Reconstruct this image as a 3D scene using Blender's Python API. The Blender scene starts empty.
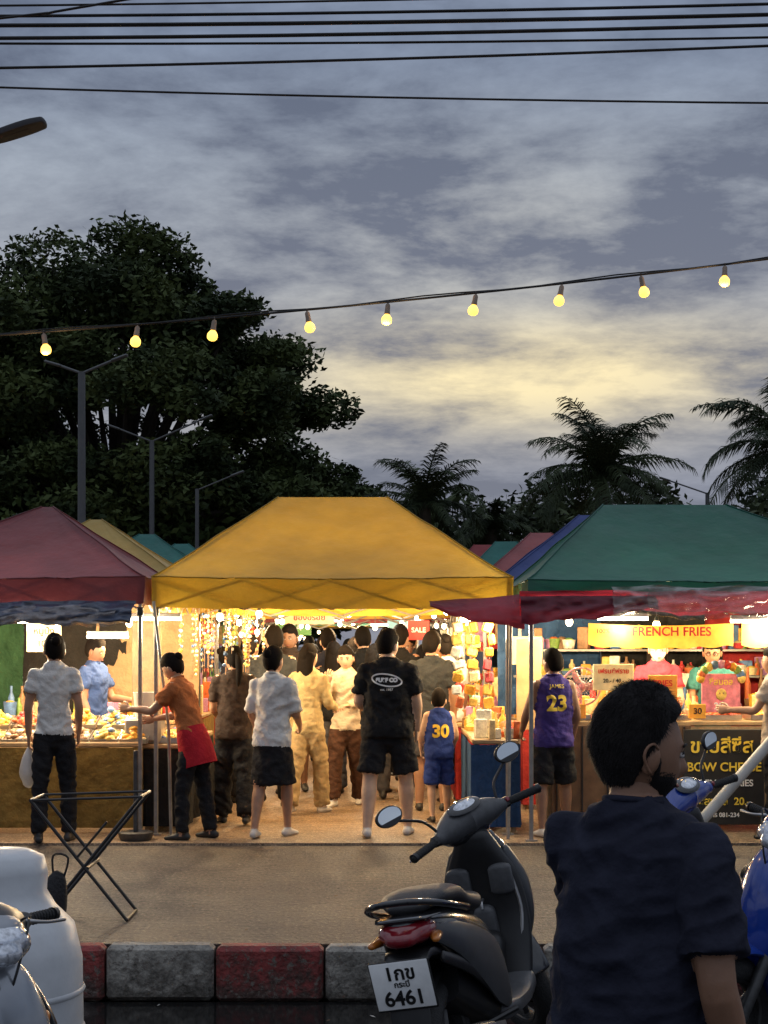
import bpy, math, random
import numpy as np
from mathutils import Vector, Matrix, noise, Euler
from mathutils.bvhtree import BVHTree
random.seed(7); np.random.seed(7)
R=math.radians
sc=bpy.context.scene
V=Vector

# ------------------------------------------------------------------ materials
def M(name,col,rough=.6,var=.18,scale=14,bump=0.0,metal=0,em=0,emcol=None,trans=0,coat=0,bscale=None,spec=.5,alpha=1,transm=0,bdist=.02):
    m=bpy.data.materials.new(name); m.use_nodes=True
    nt=m.node_tree; N=nt.nodes; L=nt.links
    b=N['Principled BSDF']; out=N['Material Output']
    tc=N.new('ShaderNodeTexCoord'); no=N.new('ShaderNodeTexNoise')
    no.inputs['Scale'].default_value=scale; no.inputs['Detail'].default_value=6; no.inputs['Roughness'].default_value=.6
    L.new(tc.outputs['Object'],no.inputs['Vector'])
    mx=N.new('ShaderNodeMix'); mx.data_type='RGBA'
    mr=N.new('ShaderNodeMapRange'); mr.inputs[1].default_value=.3; mr.inputs[2].default_value=.7
    L.new(no.outputs['Fac'],mr.inputs[0]); L.new(mr.outputs[0],mx.inputs[0])
    mx.inputs[6].default_value=(*[max(0,c*(1-var)) for c in col],1)
    mx.inputs[7].default_value=(*[min(1,c*(1+var)) for c in col],1)
    L.new(mx.outputs[2],b.inputs['Base Color'])
    b.inputs['Roughness'].default_value=rough; b.inputs['Metallic'].default_value=metal
    b.inputs['Coat Weight'].default_value=coat
    b.inputs['Specular IOR Level'].default_value=spec
    b.inputs['Alpha'].default_value=alpha
    b.inputs['Transmission Weight'].default_value=transm
    if em:
        b.inputs['Emission Color'].default_value=(*(emcol or col),1); b.inputs['Emission Strength'].default_value=em
    if bump:
        n2=N.new('ShaderNodeTexNoise'); n2.inputs['Scale'].default_value=bscale or scale*4; n2.inputs['Detail'].default_value=5
        L.new(tc.outputs['Object'],n2.inputs['Vector'])
        bp=N.new('ShaderNodeBump'); bp.inputs['Strength'].default_value=bump; bp.inputs['Distance'].default_value=bdist
        L.new(n2.outputs['Fac'],bp.inputs['Height']); L.new(bp.outputs['Normal'],b.inputs['Normal'])
    if trans:
        t=N.new('ShaderNodeBsdfTranslucent'); L.new(mx.outputs[2],t.inputs['Color'])
        ms=N.new('ShaderNodeMixShader'); ms.inputs[0].default_value=trans
        L.new(b.outputs[0],ms.inputs[1]); L.new(t.outputs[0],ms.inputs[2]); L.new(ms.outputs[0],out.inputs['Surface'])
    return m

# ------------------------------------------------------------------ mesh builder
def catmull(P,rad,sub):
    if sub<=1 or len(P)<3: return P,rad
    oP=[];oR=[]
    n=len(P)
    rr=[V((r[0],r[1])) if isinstance(r,(tuple,list)) else V((r,r)) for r in rad]
    for i in range(n-1):
        p0=P[max(i-1,0)];p1=P[i];p2=P[i+1];p3=P[min(i+2,n-1)]
        r0=rr[max(i-1,0)];r1=rr[i];r2=rr[i+1];r3=rr[min(i+2,n-1)]
        for k in range(sub):
            t=k/sub
            f=lambda a,b,c,d:.5*((2*b)+(-a+c)*t+(2*a-5*b+4*c-d)*t*t+(-a+3*b-3*c+d)*t**3)
            oP.append(f(p0,p1,p2,p3)); q=f(r0,r1,r2,r3); oR.append((max(q[0],1e-4),max(q[1],1e-4)))
    oP.append(P[-1]); oR.append((rr[-1][0],rr[-1][1]))
    return oP,oR

class MB:
    def __init__(s): s.v=[];s.f=[];s.m=[]
    def add(s,vs,fs,mat,X=None):
        o=len(s.v)
        if X is not None: vs=[X@V(v) for v in vs]
        s.v.extend([tuple(v) for v in vs]); s.f.extend([tuple(i+o for i in f) for f in fs])
        if isinstance(mat,(list,)): s.m.extend(mat)
        else: s.m.extend([mat]*len(fs))
    def merge(s,o,X=None): s.add(o.v,o.f,list(o.m),X)
    def box(s,c,size,mat,rot=None,bev=0,X=None):
        x,y,z=[k/2 for k in size]
        b=min(bev,x*.95,y*.95,z*.95)
        Mx=Matrix.Translation(V(c))@(Euler(rot).to_matrix().to_4x4() if rot else Matrix())
        if X is not None: Mx=X@Mx
        if b<=0:
            vs=[(i*x,j*y,k*z) for i in(-1,1) for j in(-1,1) for k in(-1,1)]
            fs=[(0,1,3,2),(4,6,7,5),(0,4,5,1),(2,3,7,6),(0,2,6,4),(1,5,7,3)]
            s.add(vs,fs,mat,Mx); return
        vs=[];ix={}
        for i in(-1,1):
            for j in(-1,1):
                for k in(-1,1):
                    for a in range(3):
                        p=[i*(x-b),j*(y-b),k*(z-b)]; p[a]=(i*x,j*y,k*z)[a]
                        ix[(i,j,k,a)]=len(vs); vs.append(p)
        fs=[]
        for a in range(3):
            o=[q for q in range(3) if q!=a]
            for sg in(-1,1):
                f=[]
                for (p,q) in((-1,-1),(1,-1),(1,1),(-1,1)):
                    c3=[0,0,0];c3[a]=sg;c3[o[0]]=p;c3[o[1]]=q
                    f.append(ix[(*c3,a)])
                fs.append(f)
            for p in(-1,1):
                for q in(-1,1):
                    def key(t,ax):
                        c3=[0,0,0];c3[a]=t;c3[o[0]]=p;c3[o[1]]=q; return ix[(*c3,ax)]
                    fs.append([key(-1,o[0]),key(1,o[0]),key(1,o[1]),key(-1,o[1])])
        for i in(-1,1):
            for j in(-1,1):
                for k in(-1,1): fs.append([ix[(i,j,k,0)],ix[(i,j,k,1)],ix[(i,j,k,2)]])
        s.add(vs,fs,mat,Mx)
    def tube(s,pts,rad,mat,n=10,side=(1,0,0),p=2,sub=1,rnd=False,X=None,cap=True):
        P=[V(q) for q in pts]
        if not isinstance(rad,(list,)): rad=[rad]*len(P)
        P,rad=catmull(P,rad,sub)
        rad=[r if isinstance(r,(tuple,list)) else (r,r) for r in rad]
        P=list(P);rad=list(rad)
        if rnd:
            for e in(0,-1):
                t=(P[e]-(P[1] if e==0 else P[-2])); t.normalize(); r=rad[e]; m=min(r)
                a=[P[e]+t*m*.5,P[e]+t*m*.85,P[e]+t*m]; b=[(r[0]*.87,r[1]*.87),(r[0]*.53,r[1]*.53),(r[0]*.12,r[1]*.12)]
                if e==0: P=a[::-1]+P; rad=b[::-1]+rad
                else: P=P+a; rad=rad+b
        sd=V(side).normalized(); tt=(P[-1]-P[0])
        if tt.length>1e-6 and abs(tt.normalized().dot(sd))>.93: sd=V((0,1,0)) if abs(sd.y)<.5 else V((0,0,1))
        vs=[];N=len(P)
        for i in range(N):
            t=(P[min(i+1,N-1)]-P[max(i-1,0)])
            if t.length<1e-9: t=V((0,0,1))
            t.normalize()
            a=sd-t*sd.dot(t)
            if a.length<1e-4: a=t.orthogonal()
            a.normalize(); b=t.cross(a)
            for k in range(n):
                th=2*math.pi*k/n; c=math.cos(th); d=math.sin(th)
                if p!=2:
                    c=math.copysign(abs(c)**(2/p),c); d=math.copysign(abs(d)**(2/p),d)
                vs.append(P[i]+a*(c*rad[i][0])+b*(d*rad[i][1]))
        fs=[(i*n+k,i*n+(k+1)%n,(i+1)*n+(k+1)%n,(i+1)*n+k) for i in range(N-1) for k in range(n)]
        if cap:
            fs.append(tuple(range(n-1,-1,-1))); fs.append(tuple((N-1)*n+k for k in range(n)))
        s.add(vs,fs,mat,X)
    def ell(s,c,r,mat,nu=14,nv=9,rot=None,X=None,fn=None):
        Mx=Matrix.Translation(V(c))@(Euler(rot).to_matrix().to_4x4() if rot else Matrix())
        if X is not None: Mx=X@Mx
        vs=[];
        for j in range(1,nv):
            a=math.pi*j/nv
            for i in range(nu):
                b=2*math.pi*i/nu
                d=V((math.sin(a)*math.cos(b),math.sin(a)*math.sin(b),math.cos(a)))
                q=V((d.x*r[0],d.y*r[1],d.z*r[2]))
                if fn: q=fn(d,q)
                vs.append(q)
        vs.append(V((0,0,r[2])));vs.append(V((0,0,-r[2])))
        T=len(vs)-2
        fs=[(j*nu+i,(j+1)*nu+i,(j+1)*nu+(i+1)%nu,j*nu+(i+1)%nu) for j in range(nv-2) for i in range(nu)]
        fs+=[(T,i,(i+1)%nu) for i in range(nu)]
        fs+=[(T+1,(nv-2)*nu+(i+1)%nu,(nv-2)*nu+i) for i in range(nu)]
        s.add(vs,fs,mat,Mx)
    def lathe(s,prof,c,mat,n=24,X=None,axis=None):
        vs=[];
        for (r,z) in prof:
            for k in range(n):
                a=2*math.pi*k/n; vs.append((r*math.cos(a),r*math.sin(a),z))
        N=len(prof)
        fs=[(i*n+k,i*n+(k+1)%n,(i+1)*n+(k+1)%n,(i+1)*n+k) for i in range(N-1) for k in range(n)]
        Mx=Matrix.Translation(V(c))
        if axis: Mx=Mx@Euler(axis).to_matrix().to_4x4()
        if X is not None: Mx=X@Mx
        s.add(vs,fs,mat,Mx)
    def obj(s,name,mats,smooth=True,loc=None,rot=None,parent=None,X=None,angle=40):
        me=bpy.data.meshes.new(name); me.from_pydata(s.v,[],s.f)
        for m in mats: me.materials.append(m)
        me.polygons.foreach_set('material_index',s.m)
        me.polygons.foreach_set('use_smooth',[bool(smooth)]*len(s.f))
        me.update()
        if smooth and angle:
            try: me.set_sharp_from_angle(angle=R(angle))
            except Exception: pass
        o=bpy.data.objects.new(name,me); sc.collection.objects.link(o)
        if X is not None: o.matrix_world=X
        if loc: o.location=loc
        if rot: o.rotation_euler=rot
        if parent: o.parent=parent
        return o

def empty(name,loc=(0,0,0),rot=(0,0,0)):
    o=bpy.data.objects.new(name,None); o.location=loc; o.rotation_euler=rot; o.empty_display_size=.2
    sc.collection.objects.link(o); return o

def text_mesh(txt,size,align='CENTER',extr=0.0,bold=0.0):
    cu=bpy.data.curves.new('t','FONT'); cu.body=txt; cu.size=size; cu.align_x=align; cu.align_y='CENTER'; cu.extrude=extr; cu.offset=bold
    o=bpy.data.objects.new('t',cu); sc.collection.objects.link(o)
    dg=bpy.context.evaluated_depsgraph_get()
    me=bpy.data.meshes.new_from_object(o.evaluated_get(dg))
    bpy.data.objects.remove(o); return me
def text_obj(name,txt,size,mat,X,parent=None,bold=0,extr=.001):
    me=text_mesh(txt,size,extr=extr,bold=bold); me.materials.clear(); me.materials.append(mat)
    o=bpy.data.objects.new(name,me); sc.collection.objects.link(o)
    if parent: o.parent=parent
    o.matrix_basis=X
    return o

# ------------------------------------------------------------------ shared materials
blackp=M('black_plastic',(.014,.014,.015),.38,.2,30)
gloss=M('gloss_black',(.014,.014,.016),.12,.2,20,coat=.6)
greyp=M('grey_plastic',(.075,.077,.082),.42,.2,40,bump=.1,bscale=300)
rubber=M('rubber',(.018,.018,.018),.75,.3,40,bump=.4,bscale=120)
steel=M('steel',(.42,.42,.42),.35,.15,20,metal=.9)
dsteel=M('dark_steel',(.09,.09,.09),.45,.3,20,metal=.7)
galv=M('galvanised',(.35,.35,.34),.5,.25,12,metal=.3)
mirror_m=M('mirror_glass',(.7,.75,.8),.03,.02,5,metal=1)
seatm=M('seat_vinyl',(.02,.02,.022),.45,.2,60,bump=.25,bscale=200)
redlens=M('red_lens',(.22,.012,.02),.12,.2,80,coat=.8)
orangelens=M('amber_lens',(.5,.16,.02),.2,.1,50,coat=.5)
clearlens=M('clear_lens',(.60,.63,.68),.06,.45,60,metal=.5,coat=1)
platew=M('plate_white',(.78,.79,.78),.4,.06,30)
ink=M('black_ink',(.01,.01,.01),.5,.1,20)
inky=M('yellow_ink',(.85,.6,.06),.5,.1,20)
inkw=M('white_ink',(.8,.8,.78),.5,.1,20)
inkr=M('red_ink',(.6,.03,.03),.5,.1,20)
wood=M('worn_wood',(.22,.13,.06),.6,.4,6,bump=.3)
eyew=M('eye_white',(.6,.58,.55),.3,.05,20)
hairm=M('black_hair',(.009,.007,.006),.8,.35,60,spec=.08)
hairn=M('short_black_hair',(.011,.009,.009),.6,.35,60,bump=.4,bscale=220,spec=.2)

def skinm(n,c):
    m=M(n,c,.5,.14,14,bump=.08,bscale=200)
    m.node_tree.nodes['Principled BSDF'].inputs['Subsurface Weight'].default_value=.08
    m.node_tree.nodes['Principled BSDF'].inputs['Subsurface Radius'].default_value=(.02,.008,.004)
    return m
skins=[skinm('skin_tan',(.40,.22,.135)),skinm('skin_brown',(.26,.135,.08)),skinm('skin_light',(.54,.35,.24))]
def cloth(n,c,var=.16,fold=.7):
    return M(n,c,.9,var,7,bump=fold,bscale=11,spec=.12,bdist=.045)

# ------------------------------------------------------------------ people
def ico(sub):
    import bmesh
    bm=bmesh.new(); bmesh.ops.create_icosphere(bm,subdivisions=sub,radius=1)
    vs=[v.co.copy() for v in bm.verts]; fs=[tuple(v.index for v in f.verts) for f in bm.faces]; bm.free()
    return vs,fs
ICO={k:ico(k) for k in(2,3,4,5)}
def sst(a,b,x):
    t=max(0,min(1,(x-a)/(b-a))); return t*t*(3-2*t)
def headpt(d,grow=0):
    a,b,c=.076,.096,.114
    x,y,z=d.x*a,d.y*b,d.z*c
    if d.z<0:
        t=-d.z
        x*=1-.27*t*t; 
        if d.y>0: y+=.006*t
        else: y*=1-.30*t
    if d.y>0:
        y*=.95
        g=lambda x0,z0,wx,wz:math.exp(-((d.x-x0)/wx)**2-((d.z-z0)/wz)**2)
        y+=.021*g(0,-.26,.13,.13)+.010*g(0,-.08,.10,.16)
        y-=.009*(g(.36,-.02,.2,.12)+g(-.36,-.02,.2,.12))
        y+=.005*(g(.3,.16,.35,.08)+g(-.3,.16,.35,.08))
        y+=.006*g(0,-.56,.24,.07)-.004*g(0,-.70,.3,.06)+.007*g(0,-.9,.35,.12)
    return V((x,y,z))
def make_head(mb,X,style,k,detail=3,beard=False,mask=False,hat=None,seed=0,glasses=False):
    vs,fs=ICO[detail]
    S=X@Matrix.Scale(k,4)
    mb.add([headpt(d) for d in vs],fs,0,S)
    off=V((seed*3.1,seed,7))
    def hmask(d):
        az=d.y
        if az>.35: th=.42+.2*(az-.35)+(.12 if detail>=5 else 0)
        elif az>-.05: th=-.02+(.44)*(az+.05)/.40 
        elif az>-.3: th=-.50+.48*(az+.3)/.25
        else: th=-.60-.08*(-.3-az)
        if style in('bun','pony','long') : th-= .08
        return sst(th-.05,th+.06,d.z)
    hv=[]
    for d in vs:
        p=headpt(d); m=hmask(d)
        if detail<5: n=noise.noise(d*5+off)*.007+noise.noise(d*14+off)*.004
        else: n=noise.noise(d*3+off)*.005+noise.noise(V((d.x*16,d.y*16,d.z*6))+off)*.0015
        thick=.014+.012*max(0,d.z)+n
        if style=='short': thick+=.004*max(0,d.z)
        if detail>=5: thick*=.55+.42*sst(-.5,.2,d.z)
        q=p*(.94+(.06+thick/.1)*m)
        if d.y>0 and d.z<.9: q.y-=.004
        hv.append(q)
    if style!='bald': mb.add(hv,fs,1,S)
    if detail>=5:
        rnd=random.Random(3); sv=[];sf=[]
        for _ in range(17000):
            f=fs[rnd.randrange(len(fs))]; a,b_,c=rnd.random(),rnd.random(),rnd.random(); t=a+b_+c
            d=(vs[f[0]]*a+vs[f[1]]*b_+vs[f[2]]*c)/t
            m=hmask(d); isb=False
            if m<.5:
                if beard and d.z<-.30 and d.y>-.02 and not(d.y>.7 and d.z>-.45): isb=True
                else: continue
            p=(hv[f[0]]*a+hv[f[1]]*b_+hv[f[2]]*c)/t
            if isb: p=headpt(d)*1.02
            n=d.normalized()
            fl=V((0,-.25 if d.y<.3 else .5,-1.0 if d.z<.75 else -.1))+V((rnd.uniform(-.3,.3),rnd.uniform(-.3,.3),rnd.uniform(-.2,.2)))
            fl=(fl-n*fl.dot(n)); fl.normalize()
            dr=(fl+n*rnd.uniform(.12,.42)).normalized()
            Ln=(.006 if isb else .017)*rnd.uniform(.6,1.2)*(.45+.55*sst(-.5,.3,d.z)); w=n.cross(dr)
            if w.length<.01: continue
            w.normalize(); w*=.0008; o=len(sv)
            sv+= [p-w-n*.001,p+w-n*.001,p+dr*Ln+n*.001]; sf.append((o,o+1,o+2))
        mb.add(sv,sf,1,S)
    if beard:
        bv=[]
        for d in vs:
            p=headpt(d)
            m=sst(-.30,-.44,d.z)*sst(-.02,.10,d.y)
            m=max(m,sst(.02,-.1,d.z)*sst(.02,.1,d.y)*sst(.30,.2,d.y))
            if d.y>.7 and d.z>-.42: m=0
            bv.append(p*(.95+m*.075+noise.noise(d*25)*.01))
        mb.add(bv,fs,1,S)
    for sx in(-1,1):
        mb.ell((sx*.078,-.004,-.012),(.010,.020,.032),0,10,8,rot=(R(-8),0,sx*R(-18)),X=S)
        if detail>=4:
            mb.tube([(sx*.085,.008,.010),(sx*.089,-.004,.020),(sx*.091,-.018,.012),(sx*.090,-.023,-.006),(sx*.086,-.014,-.026),(sx*.082,-.002,-.040)],[.0032]*6,0,6,sub=3,X=S)
        mb.ell((sx*.0285,.0795,.001),(.0135,.008,.0065),5,10,7,X=S)
        mb.ell((sx*.0285,.0855,.001),(.0055,.003,.006),6,8,6,X=S)
        mb.tube([(sx*.014,.090,.019),(sx*.030,.089,.024),(sx*.046,.078,.019)],[.0026,.0036,.0024],1,5,sub=2,X=S)
        mb.tube([(sx*.014,.086,.004),(sx*.0285,.0875,.0085),(sx*.043,.079,.004)],[.0018]*3,1,4,sub=2,X=S)
    mb.tube([(-.022,.081,-.062),(0,.0915,-.063),(.022,.081,-.062)],[(.001,.001),(.005,.004),(.001,.001)],7,6,sub=3,side=(0,0,1),X=S)
    if style=='bun': mb.ell((0,-.098,.055),(.042,.036,.040),1,12,8,X=S)
    if style=='pony':
        mb.ell((0,-.098,.02),(.025,.025,.03),1,X=S)
        mb.tube([(0,-.1,.02),(0,-.128,-.04),(.005,-.125,-.13),(0,-.115,-.22),(0,-.11,-.27)],[.02,.034,.034,.026,.006],1,10,sub=3,X=S)
    if style=='long':
        mb.tube([(0,-.02,.05),(0,-.05,-.05),(0,-.055,-.15),(0,-.065,-.24),(0,-.065,-.29)],[(.088,.078),(.092,.055),(.094,.040),(.088,.03),(.07,.015)],1,18,sub=3,X=S)
    if mask:
        bv=[]
        for d in vs:
            p=headpt(d); m=sst(-.12,-.2,d.z)*sst(.25,.4,d.y)
            bv.append(p*(.95+m*.11))
        mb.add(bv,fs,8,S)
    if hat:
        mb.lathe([(.001,.14),(.05,.137),(.085,.115),(.1,.07),(.1,.045),(.13,.035),(.13,.03),(.095,.03)],(0,-.005,0),8,18,X=S)
    if glasses:
        for sx in(-1,1):
            pts=[(sx*.032+.021*math.cos(a),.096-abs(math.cos(a))*.002,.002+.016*math.sin(a)) for a in[i*math.pi/5 for i in range(11)]]
            mb.tube(pts,.0025,6,5,X=S)
            mb.tube([(sx*.053,.092,.005),(sx*.076,.0,.005)],.002,6,5,X=S)
def hand(mb,w,d,pn,sgn,k,curl=.35,mat=0,n=6):
    d=d.normalized(); pn=(pn-d*pn.dot(d)).normalized(); s=d.cross(pn)*sgn
    P=lambda a,b,c:w+(d*a+s*b+pn*c)*k
    mb.tube([P(-.02,0,0),P(.02,0,0),P(.06,0,0),P(.088,.0,0)],[(.026*k,.018*k),(.034*k,.017*k),(.041*k,.015*k),(.037*k,.012*k)],mat,10,side=s,sub=2,rnd=True)
    for i,(b,Ln) in enumerate([(.029,.070),(.010,.079),(-.010,.073),(-.028,.057)]):
        p=P(.082,b,0); ang=0; pts=[p-d*.015*k,p]; 
        for j,fr in enumerate((.42,.32,.26)):
            ang+=curl*(1.0+.25*i)*(.6 if j==0 else 1)
            p=p+(d*math.cos(ang)+pn*math.sin(ang)+s*(.06*(1.5-i)/1.5))*Ln*fr*k
            pts.append(p)
        mb.tube(pts,[.0095*k,.0095*k,.0088*k,.008*k,.0065*k],mat,n,side=s,sub=2,rnd=True)
    p=P(.012,.028,.004); 
    mb.tube([p-s*.01*k,P(.035,.046,.014),P(.062,.057,.024),P(.084,.058,.034)],[.013*k,.0125*k,.011*k,.0085*k],mat,n,side=d,sub=2,rnd=True)

DEFMATS=[None,hairm,None,None,None,eyew,ink,None,None]
lipm=M('lips',(.30,.10,.08),.5,.1,30)
maskw=M('face_mask',(.6,.65,.68),.8,.05,30)
def person(name,x,y,yaw,H,top,bottom,shoe,skin=0,hair='short',sleeve=.62,btype='trousers',armR=None,armL=None,
           legR=(0,0,3),legL=(0,0,3),lean=(0,0),head=(0,0,0),fem=False,voxel=.0125,z0=.02,beard=False,mask=False,hat=None,
           glasses=False,detail=3,extra=None,wr=.014,curl=.4,waist=1.0,fat=1.0,seed=1,palm=None,loose=1.0,accent=None,mat8=None,hem=.83):
    k=H/1.70
    kw=k*(.93 if fem else 1.0)*fat
    body=MB()
    Lt,Ls=.41*k,.40*k
    legs=[]
    for sx,(pt,kn,sp) in((1,legR),(-1,legL)):
        a=R(pt); b=R(pt-kn); s=R(sp)
        dt=V((sx*math.sin(s),math.sin(a),-math.cos(a)*math.cos(s))).normalized()
        ds=V((sx*math.sin(s)*.3,math.sin(b),-math.cos(b))).normalized()
        legs.append((sx,dt,ds)); 
    low=min((dt*Lt+ds*Ls).z for _,dt,ds in legs)
    hipz=.085*k-low
    hipc=V((0,0,hipz))
    Rt=Matrix.Rotation(-R(lean[0]),3,'X')@Matrix.Rotation(R(lean[1]),3,'Y')
    T=lambda px,py,pz: hipc+Rt@V((px*kw if abs(px)>0 else 0,py*kw,(pz-.89)*k))
    w=waist
    tz=[(hem,.168*w*loose,.126*w*loose),(.90,.168*w*loose,.125*w*loose),(.98,.160*w*loose,.118*w),(1.07,.150*w*loose,.112*w),(1.17,.155*(w*.5+.5)*loose,.115*w),(1.27,.168,.120),(1.35,.180,.112),(1.405,.162,.096),(1.446,.112,.078),(1.474,.072,.064),(1.484,.060,.058)]
    if fem: tz=[(z,rx*(1.0 if z<1 else .95),ry*(1.02 if 1.2<z<1.33 else .98)) for z,rx,ry in tz]
    body.tube([T(0,(.008 if 1.2<z<1.42 else 0) ,z) for z,_,_ in tz],[(rx*kw,ry*kw) for _,rx,ry in tz],2,20,sub=3,p=2.25)
    body.tube([T(0,-.005,1.42),T(0,.004,1.49),T(0,.012,1.55)],[.062*kw,.055*k,.054*k],0,14,sub=2)
    body.tube([hipc+V((0,0,z*k)) for z in(-.06,.0,.08,.14)],[(.13*kw,.10*kw),(.150*kw,.112*kw),(.13*kw*w,.095*kw),(.11*kw*w,.085*kw)],3,16,sub=2,rnd=True)
    for sx,dt,ds in legs:
        h=hipc+V((sx*.085*kw,0,-.01*k)); kn=h+dt*Lt; an=kn+ds*Ls
        if btype in('trousers','wide'):
            wl=1.25 if btype=='wide' else 1.05
            body.tube([h,h+dt*Lt*.5,kn,kn+ds*Ls*.4,kn+ds*Ls*.98],[(.092*kw),(.084*kw*wl),(.068*kw*wl),(.066*kw*wl),(.058*kw*wl*wl)],3,14,sub=3)
            body.tube([kn+ds*Ls*.8,an],[.034*kw,.034*kw],0,10)
        else:
            body.tube([h,h+dt*Lt*.5,kn,kn+ds*Ls*.3,kn+ds*Ls*.65,an],[.088*kw,.074*kw,.056*kw,.060*kw,.045*kw,.035*kw],0,14,sub=3)
            if btype=='shorts': body.tube([h,h+dt*Lt*.5,h+dt*Lt*.86],[.094*kw,.100*kw,.104*kw],3,16,sub=3)
            if btype=='knee': body.tube([h,h+dt*Lt*.5,h+dt*Lt*.97],[.096*kw,.104*kw,.110*kw],3,16,sub=3)
        f=V((sx*.16,1,0)).normalized(); hz=V((0,0,-.045*k))
        body.tube([an+hz-f*.055*k,an+hz*.9,an+hz+f*.07*k+V((0,0,-.004*k)),an+hz+f*.145*k+V((0,0,-.014*k))],[(.034*k,.036*k),(.038*k,.042*k),(.043*k,.032*k),(.036*k,.02*k)],4,12,side=V((1,0,0)),sub=2,rnd=True)
        body.tube([an,an+hz*.8],[.035*k,.037*k],4 if shoe is not None and accent!='sandal' else 0,10)
    if btype=='skirt':
        body.tube([hipc+V((0,0,.1*k)),hipc+V((0,0,-.05*k)),hipc+V((0,.01,-.25*k)),hipc+V((0,.02,-.40*k))],[(.13*kw,.10*kw),(.172*kw,.135*kw),(.2*kw,.16*kw),(.215*kw,.18*kw)],3,22,sub=3)
    hands=[]
    for sx,arm in((1,armR),(-1,armL)):
        sh=T(sx*.160,.0,1.385)
        if arm is None: arm=((sx*.16,0.02,-1),(sx*-.03,.32,-1))
        u=V(arm[0]).normalized(); fo=V(arm[1]).normalized()
        el=sh+u*.275*k; wri=el+fo*.245*k
        body.tube([sh,sh+u*.12*k,el,el+fo*.08*k,wri],[.052*kw,.048*kw,.040*kw,.040*kw,.028*kw],0,12,sub=3,rnd=True)
        if sleeve>0:
            if sleeve<=1: body.tube([sh-u*.01,sh+u*.275*k*sleeve*.5,sh+u*.275*k*sleeve],[.063*kw,.067*kw,.071*kw],2,14,sub=2)
            else: body.tube([sh-u*.01,sh+u*.14*k,el,el+fo*.1*k,wri],[.062*kw,.060*kw,.054*kw,.052*kw,.042*kw],2,14,sub=3)
            body.ell(sh+V((0,0,.0)),(.062*kw,.062*kw,.056*kw),2)
        else: body.ell(sh,(.052*kw,.054*kw,.05*kw),0)
        pn=V((-sx,.1,0)) if palm is None else V(palm)
        if abs(fo.dot(pn.normalized()))>.85: pn=V((0,0,-1))
        hands.append((wri,fo,pn,sx))
    src=BVHTree.FromPolygons([V(v) for v in body.v],body.f)
    me=bpy.data.meshes.new('tmp'); me.from_pydata(body.v,[],body.f)
    o=bpy.data.objects.new('tmp',me); sc.collection.objects.link(o)
    md=o.modifiers.new('r','REMESH'); md.mode='VOXEL'; md.voxel_size=voxel
    ms=o.modifiers.new('s','SMOOTH'); ms.factor=.5; ms.iterations=2
    dg=bpy.context.evaluated_depsgraph_get(); ev=o.evaluated_get(dg).to_mesh()
    vs=[v.co.copy() for v in ev.vertices]; ns=[v.normal.copy() for v in ev.vertices]; fs=[tuple(p.vertices) for p in ev.polygons]; fc=[p.center.copy() for p in ev.polygons]
    bpy.data.objects.remove(o)
    hemz=hipz+(hem-.89)*k+.006; fm=[]
    for c in fc:
        _,_,i,_=src.find_nearest(c); m=body.m[i] if i is not None else 2
        if m==3 and c.z>hemz and btype!='skirt': m=2
        if m==3 and c.z>hipz+.02*k: m=2
        fm.append(m)
    vm=[0]*len(vs)
    for f,m in zip(fs,fm):
        for i in f: vm[i]=max(vm[i],m if m in(2,3) else 0)
    so=V((seed*5.3,seed*2.7,seed))
    for i,(v,n) in enumerate(zip(vs,ns)):
        if vm[i]:
            q=V((v.x*6+v.z*3,v.y*6,v.z*9-abs(v.x)*5))+so
            a=noise.noise(q)+.5*noise.noise(q*2.3)
            a=1-abs(a)*2.2
            if detail>=5:
                q2=V((v.x*9-v.z*9,v.y*9,v.z*16))+so; a=a*.6+(1-abs(noise.noise(q2))*3)*.45
            vs[i]=v+n*(wr*k*(a-.3))
    fin=MB(); fin.add(vs,fs,fm)
    cr=[T(.064*math.cos(a),.002+.062*math.sin(a),1.476-.010*math.sin(a)) for a in[i*math.pi/9 for i in range(19)]]
    fin.tube(cr,[(.0075*k)]*19,2,6,side=(0,0,1))
    bodybvh=BVHTree.FromPolygons(vs,fs)
    for wri,fo,pn,sx in hands: hand(fin,wri,fo,pn,sx,k,curl)
    hc=T(0,.022,1.582)
    hy,hp,ht=head
    Xh=Matrix.Translation(hc)@(Rt.to_4x4())@Matrix.Rotation(R(hy),4,'Z')@Matrix.Rotation(R(hp),4,'X')@Matrix.Rotation(R(ht),4,'Y')
    make_head(fin,Xh,hair,k*(1.05 if H>1.3 else 1.16),detail,beard,mask,hat,seed,glasses)
    mats=list(DEFMATS); mats[0]=skins[skin]; mats[2]=top; mats[3]=bottom; mats[4]=shoe if shoe else skins[skin]; mats[7]=lipm; mats[8]=mat8 or maskw
    if detail>=5: mats[1]=hairn
    if extra: extra(fin,T,k,hands,mats,bodybvh)
    ob=fin.obj(name,mats,True,loc=(x,y,z0),rot=(0,0,R(yaw)),angle=None)
    return ob,bodybvh,T,k

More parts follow.
